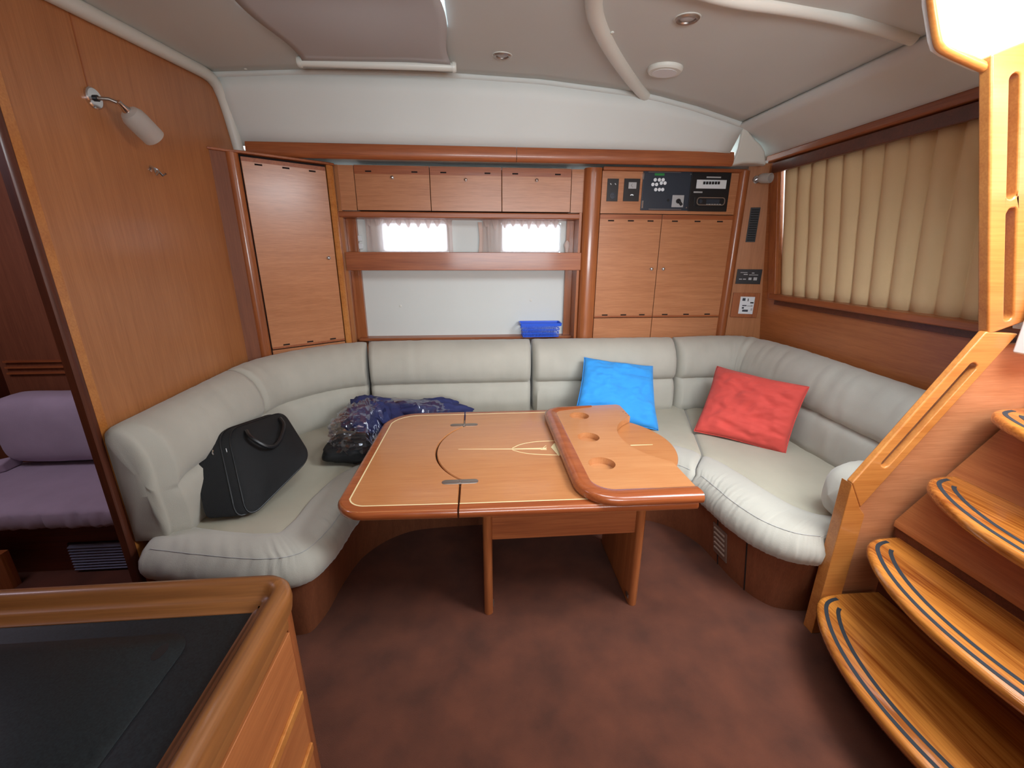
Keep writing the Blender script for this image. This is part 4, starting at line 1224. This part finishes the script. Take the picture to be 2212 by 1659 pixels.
# folded-over right leaf with cup holders (one carved board, holes cut through its upper layer)
ZLf = ZTB + 0.003; ZLt = ZTB + 0.046
lx0, lx1, ly0, ly1 = 0.385, 0.868, 1.385, 2.405
hcR = hc - 0.02
notch = []
sN = 0.15; RN = (hcR ** 2 + sN ** 2) / (2 * sN); aN = math.asin(hcR / RN)
notch = [(lx1 - sN + RN - RN * math.cos(t), cyh + RN * math.sin(t)) for t in np.linspace(-aN, aN, 21)]
leafo = [(lx1, ly0)] + notch + [(lx1 - 0.0, ly1 + 0.0), (lx1 - 0.02, ly1 + 0.02)] + arc(lx0 + 0.11, ly1 + 0.0 - 0.11 + 0.0, 0.11, 90, 180, 8) + arc(lx0 + 0.16, ly0 + 0.16, 0.16, 180, 270, 10)
leaf = tb


def leaf_slab():
    bm = bmesh.new()
    # raised fiddle rim is a separate part; this is the flat board with round recesses
    outl = inset(leafo, 0.003)
    vs = [bm.verts.new((x, y, ZLt - 0.006)) for x, y in outl]
    es = [bm.edges.new((vs[i], vs[(i + 1) % len(vs)])) for i in range(len(vs))]
    for (cx, cy, r) in cups:
        cv = [bm.verts.new((cx + r * math.cos(2 * PI * k / 32), cy + r * math.sin(2 * PI * k / 32), ZLt - 0.006)) for k in range(32)]
        es += [bm.edges.new((cv[i], cv[(i + 1) % 32])) for i in range(32)]
    bmesh.ops.triangle_fill(bm, use_beauty=True, use_dissolve=False, edges=es)
    top = bm.faces[:]
    r_ = bmesh.ops.extrude_face_region(bm, geom=top)
    nv = [e for e in r_['geom'] if isinstance(e, bmesh.types.BMVert)]
    for v_ in nv: v_.co.z = ZLf + 0.004
    bmesh.ops.recalc_face_normals(bm, faces=bm.faces)
    me = bpy.data.meshes.new('folded_leaf')
    for v_ in bm.verts: v_.co -= parent_loc(tb)
    bm.to_mesh(me); bm.free(); me.materials.append(M['leaf_wood'])
    o = bpy.data.objects.new('folded_leaf', me); COL.objects.link(o); o.parent = tb
    return o


cups = []
for (px, py, r_) in ((1251, 898, 0.056), (1271, 944, 0.056), (1300, 1001, 0.060)):
    p = atZ(px, py, ZLt - 0.006); cups.append((p.x, p.y, r_))
lf = leaf_slab()
build('leaf_base', MB().rings([[(x, y, z) for x, y in inset(leafo, 0.004)] for z in (ZLf, ZLf + 0.0045)]), 'leaf_wood', tb, smooth=30)
# moulded rim along far-left corner, left side and near side
rimrun = [(lx0 + 0.30, ly1)] + arc(lx0 + 0.11, ly1 - 0.11, 0.11, 90, 180, 8) + arc(lx0 + 0.16, ly0 + 0.16, 0.16, 180, 270, 10) + [(lx1, ly0)]
rp_ = [(0.004, ZLf), (-0.004, ZLf + 0.008), (-0.006, ZLf + 0.020), (-0.003, ZLt - 0.010), (0.004, ZLt - 0.003), (0.016, ZLt + 0.001), (0.030, ZLt + 0.001), (0.060, ZLt - 0.003), (0.065, ZLt - 0.005), (0.066, ZLt - 0.012)]
P = [Vector(p) for p in rimrun]; rings = []
for i, p in enumerate(P):
    t = (P[min(i + 1, len(P) - 1)] - P[max(0, i - 1)]).normalized(); nn = Vector((-t.y, t.x))
    s = 0.25 if i == 0 else 1
    rings.append([(p.x + nn.x * d * s, p.y + nn.y * d * s, z) for d, z in rp_])
build('leaf_rim', MB().rings(rings), 'table_edge', tb, smooth=50)
for px, py in ((1352, 893), (1358, 897), (1346, 890)):
    q = atZ(px, py, ZLt - 0.006); build('screw_hole', MB().lathe(q, (0, 0, 1), [(0.003, 0), (0.003, 0.0006), (0, 0.0006)], 10), 'darkgap', tb)
for px, py in ((1432, 1004), (1441, 1000), (1450, 1009), (1430, 1008)):
    q = atZ(px, py, ZTB); build('screw_hole', MB().lathe(q, (0, 0, 1), [(0.003, 0), (0.003, 0.0006), (0, 0.0006)], 10), 'darkgap', tb)

# legs and apron
LY0, LY1 = 1.56, 2.02
xl = atZ(1056, 1325, 0).x; xr = atZ(1368, 1310, 0).x
for x in (xl, xr):
    build('leg_panel', MB().rings([[(x + dx, y, z) for dx, y in ((-0.02, LY1), (-0.02, LY0 + 0.012), (-0.012, LY0 + 0.002), (0, LY0 - 0.002), (0.012, LY0 + 0.002), (0.02, LY0 + 0.012), (0.02, LY1))] for z in (0.0, ZTB - 0.035)]), 'solid_v', tb)
za_ = atY(1060, 1163, LY0 + 0.03).z
for yy in (LY0 + 0.02, LY1 - 0.05):
    build('apron', MB().box(xl + 0.02, xr - 0.02, yy, yy + 0.02, za_, ZTB - 0.035), 'solid_h', tb, bevel=0.002)
for x in (xl + 0.021, xr - 0.021):
    build('bracket', MB().box(x - 0.004, x + 0.004, LY0 + 0.015, LY0 + 0.04, 0.03, 0.05), 'steel', tb)

# ================================================================== GALLEY COUNTER (near left)
ZK = 0.90
gx = -0.425; gy = 0.842
kc = thing('galley_counter', 'galley counter end with dark worktop and raised cherry rim', 'counter', (-0.8, 0.5, 0))
RX0 = -1.55
build('carcass', MB().box(RX0, gx - 0.020, 0.12, gy - 0.045, 0.0, ZK - 0.065), 'darkgap', kc)
build('worktop', MB().box(RX0, gx - 0.05, 0.10, gy - 0.05, ZK - 0.07, ZK - 0.044), 'worktop', kc)
# rim: rounded solid cherry following back edge, corner, right edge
run_a = [(RX0, gy)] + [(gx - 0.065 + 0.065 * math.sin(R(a)), gy - 0.065 + 0.065 * math.cos(R(a))) for a in (0, 10, 20, 30, 40)]
run_b = [(gx - 0.065 + 0.065 * math.sin(R(a)), gy - 0.065 + 0.065 * math.cos(R(a))) for a in (40, 50, 60, 70, 80, 90)] + [(gx, 0.10)]
pr = [(0.0, ZK - 0.060), (-0.004, ZK - 0.035), (-0.002, ZK - 0.014), (0.006, ZK - 0.004), (0.018, ZK), (0.029, ZK - 0.003), (0.036, ZK - 0.010), (0.039, ZK - 0.022), (0.043, ZK - 0.027), (0.052, ZK - 0.028), (0.057, ZK - 0.031), (0.060, ZK - 0.038), (0.072, ZK - 0.042), (0.074, ZK - 0.052)]
for run, mm_ in ((run_a, wood('counter_rim_level', rgb(146, 92, 48), rgb(108, 64, 32), 'x', 0.4, 0.25)), (run_b, 'counter_rim')):
    P = [Vector(p) for p in run]; rings = []
    for i, p in enumerate(P):
        t = (P[min(i + 1, len(P) - 1)] - P[max(0, i - 1)]).normalized()
        if run is run_a and i == len(P) - 1 or run is run_b and i == 0: t = Vector((math.cos(R(40)), -math.sin(R(40))))
        nn = Vector((t.y, -t.x))
        rings.append([(p.x + nn.x * d, p.y + nn.y * d, z) for d, z in pr])
    build('rim', MB().rings(rings), mm_, kc, smooth=60)
lidp = atZ(240, 1330, ZK - 0.044)
# hatch lid outline: thin recessed line (sweep) and finger hole
q0 = atZ(445, 1340, ZK - 0.043)
lo = roundrect(RX0 + 0.05, q0.x + 0.0, 0.2, gy - 0.115, 0.05, 6)
lid = build('lid', MB().loft(lo, [(0.0, ZK - 0.045), (0.0, ZK - 0.0425), (0.0015, ZK - 0.0415)]), 'worktop', kc, smooth=40)
tg = MB()
n = len(lo); o1 = inset(lo, -0.0015)
tg.add([(x, y, ZK - 0.0436) for x, y in lo] + [(x, y, ZK - 0.0436) for x, y in inset(lo, -0.003)], [(i, (i + 1) % n, n + (i + 1) % n, n + i) for i in range(n)])
build('lid_gap', tg, 'black', kc, smooth=0)
q = atZ(346, 1408, ZK - 0.0415)
build('finger_hole', MB().add([(q.x + 0.011 * math.cos(2 * PI * k / 20), q.y + 0.019 * math.sin(2 * PI * k / 20) + 0.0 * k, ZK - 0.0411) for k in range(20)], [tuple(range(20))]), 'darkgap', lid, smooth=0)
# right face: top rail, drawer fronts, corner post
fx = gx - 0.008
build('face_rail', MB().box(fx - 0.02, fx, 0.10, gy - 0.062, ZK - 0.10, ZK - 0.055), 'counter_rim', kc, bevel=0.003)
build('corner_post', MB().rings([[(gx - 0.036 + dx, gy - 0.040 + dy, z) for dx, dy in ((-0.03, 0.024), (0.0, 0.026), (0.016, 0.018), (0.024, 0.004), (0.026, -0.014), (0.026, -0.026), (-0.02, -0.026))] for z in (0.0, ZK - 0.045)]), 'solid_v', kc)
zz = ZK - 0.106
for k, h in enumerate((0.20, 0.17, 0.17, 0.20)):
    d = build('drawer', MB().box(fx - 0.016, fx + 0.002, 0.14, gy - 0.068, zz - h + 0.006, zz), 'veneer_y', kc, bevel=0.002)
    build('finger_rail', MB().box(fx + 0.001, fx + 0.010, 0.16, gy - 0.075, zz - h + 0.008, zz - h + 0.034), 'rail_wood', d, bevel=0.003)
    zz -= h

# ================================================================== STAIRS (near right)
stairs = thing('companionway_steps', 'steep teak companionway steps with black grip strips', 'stairs', (1.6, 1.0, 0))
prof0 = [(1.60, 1.352), (1.50, 1.352), (1.44, 1.344), (1.39, 1.318), (1.345, 1.26), (1.30, 1.18), (1.262, 1.08), (1.238, 0.97), (1.228, 0.86), (1.232, 0.74), (1.250, 0.62), (1.285, 0.51), (1.33, 0.43), (1.39, 0.38), (1.47, 0.365), (1.60, 0.365)]
nose = [Vector((x, y, 0)) for x, y in prof0]
nose = resample(chaikin(nose, 2), 60)
steps = [(0.0, 0.215, 1.70), (0.150, 0.490, 1.79), (0.325, 0.765, 2.00), (0.495, 1.045, 2.16)]
for k, (dx, zt_, xb) in enumerate(steps):
    poly = [(p.x + dx, p.y) for p in nose] + [(xb, 0.365), (xb, 1.352)]
    if sum(a[0] * b[1] - b[0] * a[1] for a, b in zip(poly, poly[1:] + poly[:1])) < 0: poly = poly[::-1]
    tr = build('tread', MB().loft(poly, [(0.012, zt_ - 0.040), (0.003, zt_ - 0.035), (0.0, zt_ - 0.024), (0.0, zt_ - 0.014), (0.004, zt_ - 0.004), (0.013, zt_)]), 'tread_wood', stairs, smooth=50)
    for d in (0.030, 0.070):
        pts = []
        P = nose[int(4 + d * 60):-7]
        for i, p in enumerate(P):
            t = (P[min(i + 1, len(P) - 1)] - P[max(0, i - 1)]).normalized(); nn = Vector((-t.y, t.x))
            if nn.x < 0 and abs(nn.x) > 0.3: nn = -nn
            nn = Vector((-t.y, t.x)) if Vector((-t.y, t.x)).dot(Vector((1.6, 0.86)) - p.xy) > 0 else Vector((t.y, -t.x))
            pts.append((p.x + nn.x * d + dx, p.y + nn.y * d))
        strip(pts, 0.014, 'grip_strip', tr, 'grip', zt_)
    if k:
        zb0 = zt_ - 0.04
        build('bracket', MB().prism([(xb - 0.02, 1.20, zb0), (1.43 + dx + 0.02, 1.20, zb0), (xb - 0.10, 1.20, zb0 - 0.11), (xb - 0.06, 1.20, zb0 - 0.15)], (0, -0.022, 0)), 'rail_wood', stairs, bevel=0.003)
# inclined back board and vertical lower riser
build('back_board', MB().prism([(1.69, 1.364, 0.555), (2.42, 1.364, 1.435), (2.45, 1.364, 1.415), (1.72, 1.364, 0.53), (1.69, 1.364, 0.53)], (0, -1.06, 0)), 'veneer_y', stairs)
build('lower_riser', MB().box(1.70, 1.72, 0.305, 1.362, 0.0, 0.53), 'dark_wood', stairs)  # dark wood colour stands in for the shade beneath the treads
# side panel at the far side with its sloping hand rail
A_ = (1.437, 0.748); Bq = (1.797, 1.338)
sidep = thing('stair_side_panel', 'cherry stair side panel with sloping slotted handrail', 'panel', (1.6, YS, 0))
build('panel', MB().prism([(1.50, YS + 0.004, 0), (1.50, YS + 0.004, 0.66), (1.525, YS + 0.004, 0.695), (1.885, YS + 0.004, 1.285), (2.06, YS + 0.004, 1.285), (2.75, YS + 0.004, 1.285), (2.75, YS + 0.004, 0)], (0, 0.024, 0)), 'veneer_h', sidep)


def rail_piece(p0, p1, w0, w1, y0, y1):
    """bar along p0->p1 in XZ, from offset w0 to w1 (downwards/right)"""
    a = Vector((p0[0], 0, p0[1])); b = Vector((p1[0], 0, p1[1])); t = (b - a).normalized(); nn = Vector((t.z, 0, -t.x))
    return [a + nn * w0, b + nn * w0, b + nn * w1, a + nn * w1]


ar = Vector((A_[0], 0, A_[1])); br_ = Vector((Bq[0], 0, Bq[1])); tt = (br_ - ar).normalized(); nn = Vector((tt.z, 0, -tt.x)); Lr = (br_ - ar).length


def rb(s0, s1, w0, w1, y0=YS - 0.018, y1=YS + 0.036, cut0=0, cut1=0):
    q = [ar + tt * s0 + nn * w0, ar + tt * s1 + nn * w0, ar + tt * (s1 + cut1) + nn * w1, ar + tt * (s0 + cut0) + nn * w1]
    return [Vector((p_.x, y0, p_.z)) for p_ in q], (0, y1 - y0, 0)


s_lo, s_hi = 0.13, Lr - 0.12


def slotted_bar(o3, u3, s0, s1, w, sl0, sl1, w0, w1, y0, y1, cut0=0.0, cut1=0.0):
    """flat bar in a vertical plane with one rounded slot; o3 origin, u3 unit along, n across"""
    n3 = Vector((u3.z, 0, -u3.x))
    outer = [(s0, 0), (s1, 0), (s1 + cut1, w), (s0 + cut0, w)]
    bm = bmesh.new()
    def V(s_, w_, y_): return bm.verts.new(o3 + u3 * s_ + n3 * w_ + Vector((0, y_, 0)))
    ov = [V(a, b, y0) for a, b in outer]
    es = [bm.edges.new((ov[i], ov[(i + 1) % 4])) for i in range(4)]
    r = (w1 - w0) / 2; cw = (w0 + w1) / 2
    for (a0, a1) in zip(sl0, sl1):
        loop = [(a1 - r + r * math.cos(a), cw + r * math.sin(a)) for a in np.linspace(-PI / 2, PI / 2, 9)] + [(a0 + r + r * math.cos(a), cw + r * math.sin(a)) for a in np.linspace(PI / 2, 3 * PI / 2, 9)]
        lv = [V(a, b, y0) for a, b in loop]
        es += [bm.edges.new((lv[i], lv[(i + 1) % len(lv)])) for i in range(len(lv))]
    bmesh.ops.triangle_fill(bm, use_beauty=True, use_dissolve=False, edges=es)
    rr = bmesh.ops.extrude_face_region(bm, geom=bm.faces[:])
    for e in rr['geom']:
        if isinstance(e, bmesh.types.BMVert): e.co.y += (y1 - y0)
    bmesh.ops.recalc_face_normals(bm, faces=bm.faces)
    me_ = bpy.data.meshes.new('x'); bm.to_mesh(me_); bm.free()
    mb = MB(); mb.v = [tuple(v_.co) for v_ in me_.vertices]; mb.f = [tuple(p_.vertices) for p_ in me_.polygons]
    return mb


slot_w0, slot_w1 = 0.042, 0.080
build('handrail', slotted_bar(ar, tt, 0, Lr + 0.0, 0.115, [0.115], [Lr - 0.10], slot_w0, slot_w1, YS - 0.022, YS + 0.006, cut0=-0.065, cut1=0.06), 'rail_wood', sidep, bevel=0.006, seg=3)
build('end_post', MB().prism([(1.437, YS - 0.022, 0), (1.53, YS - 0.022, 0), (1.53, YS - 0.022, 0.60), (1.502, YS - 0.022, 0.632), (1.438, YS - 0.022, 0.746)], (0, 0.050, 0)), 'rail_wood', sidep, bevel=0.003)
# upper post with two hand slots, leaning back over the opening
P0 = Vector((1.800, 0, 1.345)); P1 = atY(2123, 140, YS); P1.y = 0
u3 = (P1 - P0).normalized(); Lp_ = (P1 - P0).length
post = thing('companionway_grab_post', 'pale cherry grab post with two tall hand slots', 'post', (1.8, YS, 1.33))


def spar(px, py):
    q = atY(px, py, YS); q.y = 0; return (q - P0).dot(u3)


build('post_board', slotted_bar(P0, u3, -0.02, Lp_ + 0.02, 0.150, [spar(2165, 690), spar(2172, 430)], [spar(2166, 452), spar(2172, 165)], 0.058, 0.092, YS - 0.022, YS + 0.014), 'rail_wood', post, bevel=0.007, seg=3)
# white trunk side of the companionway, wood lipped
tq = [atY(2013, -40, YS), atY(2014, 0, YS), atY(2026, 80, YS), atY(2032, 100, YS), atY(2050, 112, YS), atY(2126, 146, YS)]
wt = struct('wall_companionway', MB().prism([Vector((p_.x, YS + 0.01, p_.z)) for p_ in tq] + [Vector((1.70, YS + 0.01, 2.12)), Vector((1.965, YS + 0.01, 1.34)), Vector((2.8, YS + 0.01, 1.30)), Vector((2.8, YS + 0.01, 3.0)), Vector((1.27, YS + 0.01, 3.0))], (0, 0.02, 0)), 'gelcoat', 'white gelcoat side of the companionway trunk')
struct('trim_27', MB().tube([Vector((p_.x, YS + 0.0, p_.z)) for p_ in chaikin(tq, 2)], 0.014, 10), 'rail_wood', 'cherry lipping round the companionway opening')
a = atY(2198, 765, YS - 0.05); b = atY(2212, 565, YS - 0.05)
tag(build('washboard', MB().box(a.x + 0.0, a.x + 0.30, YS - 0.075, YS - 0.03, a.z, b.z + 0.02), 'gelcoat', None, bevel=0.008), 'white board edge standing beside the grab post', 'board')

# ================================================================== CEILING FITTINGS
def ceil_disc(px, py, r, kind):
    p = cpt(px, py)
    dxs = (zc(p.x + 0.02, p.y) - zc(p.x - 0.02, p.y)) / 0.04; dys = (zc(p.x, p.y + 0.02) - zc(p.x, p.y - 0.02)) / 0.04
    nrm = Vector((dxs, dys, -1)).normalized()
    return p, nrm


for px, py, lb in ((1485, 39, 'recessed chrome downlight right of the ceiling rib'), (1085, 119, 'recessed chrome downlight beside the roller blind')):
    p, nr_ = ceil_disc(px, py, 0, 0)
    t = thing('downlight', lb, 'light', p, 'ceiling downlights')
    build('bezel', MB().lathe(p, nr_, [(0.046, 0), (0.046, 0.004), (0.040, 0.009), (0.033, 0.008), (0.030, 0.003), (0.030, 0.0)], 32), 'steel', t)
    build('rim', MB().lathe(p, nr_, [(0.050, -0.001), (0.050, 0.003), (0.045, 0.003), (0.045, -0.001)], 32), 'moulding', t)
    build('lens', MB().lathe(p, nr_, [(0.030, 0.001), (0.024, 0.0045), (0.010, 0.006), (0, 0.006)], 24), 'greyplastic', t)
p, nr_ = ceil_disc(1437, 147, 0, 0)
t = thing('ceiling_speaker', 'flat round white speaker cover on the ceiling', 'speaker', p)
build('cover', MB().lathe(p, nr_, [(0.086, 0), (0.085, 0.012), (0.078, 0.020), (0.066, 0.022), (0.0, 0.022)], 40), 'moulding', t, smooth=30)
build('grille', MB().lathe(p + nr_ * 0.0215, nr_, [(0.060, 0), (0.060, 0.002), (0, 0.002)], 40), 'whiteplastic', t)

# skylight and roller blind
skm = MB()
for x0_, x1_, y0_, y1_ in ((HX0 - 0.03, HX0, HY0, HY1), (HX1, HX1 + 0.03, HY0, HY1), (HX0 - 0.03, HX1 + 0.03, HY0 - 0.03, HY0), (HX0 - 0.03, HX1 + 0.03, HY1, HY1 + 0.03)):
    cs_ = [(x0_, y0_), (x1_, y0_), (x1_, y1_), (x0_, y1_)]
    skm.rings([[(x, y, zc(x, y) + 0.002) for x, y in cs_], [(x, y, 2.61) for x, y in cs_]])
sk = struct('window_4', skm, 'moulding', 'ceiling hatch above the roller blind')
build('pane', MB().box(HX0 - 0.03, HX1 + 0.03, HY0 - 0.03, HY1 + 0.03, 2.61, 2.617), 'glass', sk, smooth=0)
rbn = thing('roller_blind', 'grey roller blind hanging open under the ceiling hatch', 'blind', (-0.45, 2.42, 2.5))
ba = cpt(652, 121); bb_ = cpt(978, 123)
ba.z -= 0.035; bb_.z -= 0.035
bb_.y = ba.y = (ba.y + bb_.y) / 2
build('roller_tube', MB().tube([ba, bb_], 0.019, 16), 'moulding', rbn)
for q, s_ in ((ba, -1), (bb_, 1)):
    build('end_cap', MB().lathe(q + Vector((0.0, 0, 0)), (s_, 0, 0), [(0.024, -0.004), (0.025, 0.006), (0.020, 0.016), (0, 0.017)], 18), 'moulding', rbn)


def blind(u, v):
    x = ba.x + 0.012 + (bb_.x - ba.x - 0.024) * u
    y = ba.y - 0.012 - v * (0.98)
    edge_s = 0.035 * (abs(2 * u - 1) ** 3)
    z = zc(x, y) - 0.022 - 0.016 * (1 - abs(2 * u - 1) ** 2) * math.sin(PI * min(1, v * 1.6)) - (0.012 if v == 0 else 0)
    xe = 0.018 * math.sin(v * 9) * (u - 0.5) * 2
    return (x - xe * 0.6, y, z)


o = build('blind_cloth', MB().grid(blind, 20, 30), plain('blind_cloth_grey', rgb(190, 192, 194), 0.8, bump=0.1, bscale=400), rbn, smooth=180)
o.modifiers.new('solid', 'SOLIDIFY').thickness = 0.0015

# ================================================================== WALL LAMPS, HOOKS, BASKET
def shade(c, ax, n=24, L=0.12, r=0.036, t=0.003):
    return MB().lathe(c, ax, [(0.012, 0), (r * 0.75, 0.008), (r * 0.96, 0.025), (r, 0.05), (r * 0.98, L), (r * 0.98 - t, L), (r - t, 0.05), (r * 0.9 - t, 0.027), (r * 0.7 - t, 0.012), (0.010, 0.004)], n)


lp = atX(199, 212, XL)
lamp = thing('wall_lamp', 'chrome wall lamp with frosted glass shade on the wide left bulkhead', 'lamp', lp)
build('wall_plate', MB().lathe(lp, (1, 0, 0), [(0.037, 0), (0.037, 0.008), (0.033, 0.012), (0.014, 0.013), (0, 0.013)], 28), 'chrome', lamp)
build('pivot', MB().lathe(lp + Vector((0.013, 0, 0)), (1, 0, 0), [(0.011, 0), (0.011, 0.008), (0, 0.008)], 16), 'black', lamp)
j = lp + Vector((0.075, 0.03, -0.008))
build('arm', MB().tube([lp + Vector((0.018, 0, 0)), lp + Vector((0.05, 0.012, 0.002)), j], 0.0065, 10), 'steel', lamp)
dirl = Vector((0.16, 0.78, -0.60)).normalized()
build('lamp_holder', MB().lathe(j - dirl * 0.01, dirl, [(0.009, 0), (0.010, 0.02), (0.016, 0.035), (0.015, 0.042), (0, 0.042)], 16), 'chrome', lamp)
build('glass_shade', shade(j + dirl * 0.028, dirl, r=0.044), 'frosted', lamp)
lp = onc(1634, 388)
lamp = thing('wall_lamp', 'small wall lamp in the corner beside the beige curtain', 'lamp', lp)
build('wall_plate', MB().lathe(lp, nrp, [(0.026, 0), (0.026, 0.006), (0.022, 0.010), (0, 0.010)], 24), 'chrome', lamp)
j = lp + nrp * 0.05
build('arm', MB().tube([lp + nrp * 0.008, j], 0.006, 8), 'chrome', lamp)
d2 = Vector((0.35, -0.9, -0.1)).normalized()
build('glass_shade', shade(j - d2 * 0.0, d2, L=0.09, r=0.032), 'frosted', lamp)

hp_ = atX(324, 366, XL)
hk = thing('coat_hook', 'little chrome double coat hook on the left bulkhead', 'hook', hp_)
build('hook_plate', MB().lathe(hp_, (1, 0, 0), [(0.010, 0), (0.010, 0.004), (0, 0.005)], 14), 'chrome', hk)
for dy in (-0.012, 0.012):
    build('prong', MB().tube([hp_ + Vector((0.003, 0, 0.012)), hp_ + Vector((0.024, dy * 0.8, 0.0)), hp_ + Vector((0.036, dy * 1.6, -0.022)), hp_ + Vector((0.05, dy * 2.0, -0.010))], 0.0055, 8), 'chrome', hk)

# basket
bk = thing('plastic_basket', 'small blue perforated plastic basket behind the sofa back', 'basket', (0.48, 3.27, 0.977))
bx0, bx1 = atY(1124, 700, 3.24).x, atY(1211, 700, 3.24).x
by0, by1 = 3.205, 3.335
zr = atY(1165, 698, 3.22).z; zb0 = 0.977
tpz = 0.020
out_ = lambda z, o_: roundrect(bx0 + tpz * (1 - (z - zb0) / (zr - zb0)) + o_, bx1 - tpz * (1 - (z - zb0) / (zr - zb0)) - o_, by0 + tpz * 0.6 * (1 - (z - zb0) / (zr - zb0)) + o_, by1 - o_, 0.012, 3)
bk_base = build('bottom', MB().prism([(x, y, zb0) for x, y in out_(zb0, 0)], (0, 0, 0.003)), 'bluebasket', bk)
# rim and slatted walls
def band(z0, z1, o0, o1):
    a = [(x, y, z0) for x, y in out_(z0, o0)]; b = [(x, y, z1) for x, y in out_(z1, o0)]; c2 = [(x, y, z1) for x, y in out_(z1, o1)]; d2_ = [(x, y, z0) for x, y in out_(z0, o1)]
    n_ = len(a); return MB().add(a + b + c2 + d2_, [(k * n_ + i, k * n_ + (i + 1) % n_, ((k + 1) % 4) * n_ + (i + 1) % n_, ((k + 1) % 4) * n_ + i) for k in range(4) for i in range(n_)])


build('rim', band(zr - 0.022, zr, -0.005, 0.003), 'bluebasket', bk)
hgt = zr - 0.022 - zb0
for k in range(1, 4): build('side_band', band(zb0 + hgt * (k - 1) / 3, zb0 + hgt * (k - 1) / 3 + 0.005, 0.0, 0.0025), 'bluebasket', bk)
ver = MB()
for side in (by0, by1):
    nb_ = 26
    for k in range(nb_):
        x = bx0 + 0.02 + (bx1 - bx0 - 0.04) * k / (nb_ - 1)
        yb_ = side + (0.012 if side == by0 else -0.0)
        ver.rings([[(x - 0.0022, yb_ - 0.001, zb0), (x + 0.0022, yb_ - 0.001, zb0), (x + 0.0022, yb_ + 0.001, zb0), (x - 0.0022, yb_ + 0.001, zb0)], [(x - 0.0022, side + 0.0, zr - 0.02), (x + 0.0022, side + 0.0, zr - 0.02), (x + 0.0022, side + 0.002, zr - 0.02), (x - 0.0022, side + 0.002, zr - 0.02)]])
tag(build('side_bars', ver, 'bluebasket', bk, smooth=0), kind='stuff')

# ================================================================== FORWARD CABIN FURNITURE
fs = thing('forward_settee', 'lilac grey settee seen past the left bulkhead', 'sofa', (-2.1, 2.25, 0))


def cushion_bar(name, x0, x1, cy, cz, ry, rz, par, seed, p=0.55, wr=0.0):
    def f_(u, v):
        th = 2 * PI * v; ee = 1 - abs(2 * u - 1) ** 14
        k = 0.80 + 0.20 * max(0, ee) ** 0.5
        x = x0 + (x1 - x0) * u
        sg = lambda t: math.copysign(abs(t) ** p, t)
        w_ = 1 + 0.02 * noise.noise(Vector((x * 8, math.cos(th) * 2, seed))) + wr * noise.noise(Vector((x * 45, math.sin(th), seed))) * (1 if math.sin(th) < 0.2 else 0.1)
        return Vector((x, cy + ry * k * w_ * sg(math.cos(th)), cz + rz * k * w_ * sg(math.sin(th))))
    mb = MB().grid(f_, 90, 36)
    mb.f.append(tuple(range(36))[::-1]); mb.f.append(tuple(90 * 37 + j_ for j_ in range(36)))
    return build(name, mb, 'fabric_left', par, smooth=70)


cushion_bar('seat_cushion', -2.95, -1.49, 2.22, 0.355, 0.29, 0.065, fs, 1.0, 0.4, 0.06)
cushion_bar('back_cushion', -2.66, -1.49, 2.47, 0.64, 0.125, 0.20, fs, 3.0, 0.6)
build('bolster', MB().rings([[Vector((-2.95 + dx, 2.12 + dx * 0.9 + a, 0.45 + b)) for a, b in ((-0.05, -0.03), (0.05, -0.03), (0.06, 0.02), (0.0, 0.04), (-0.06, 0.02))] for dx in (0, 0.15, 0.3)]), 'fabric_left', fs, bevel=0.01)
build('base', MB().box(-2.95, -1.50, 2.02, 2.6, 0.0, 0.29), 'dark_wood', fs)
vg = thing('floor_vent', 'slatted grey vent in the base of the forward settee', 'vent', (-1.98, 2.015, 0.02))
a = atY(150, 1178, 2.01); b = atY(285, 1240, 2.01)
build('vent_frame', MB().box(a.x - 0.01, -1.52, 2.010, 2.020, 0.005, a.z + 0.01), 'black', vg)
for k in range(9):
    z_ = 0.018 + (a.z - 0.025) * k / 8
    build('louvre', MB().prism([(a.x, 2.010, z_), (a.x, 1.994, z_ - 0.004), (a.x, 1.992, z_ + 0.002), (a.x, 2.010, z_ + 0.010)], (-1.53 - a.x, 0, 0)), 'vent_grey', vg, smooth=0)
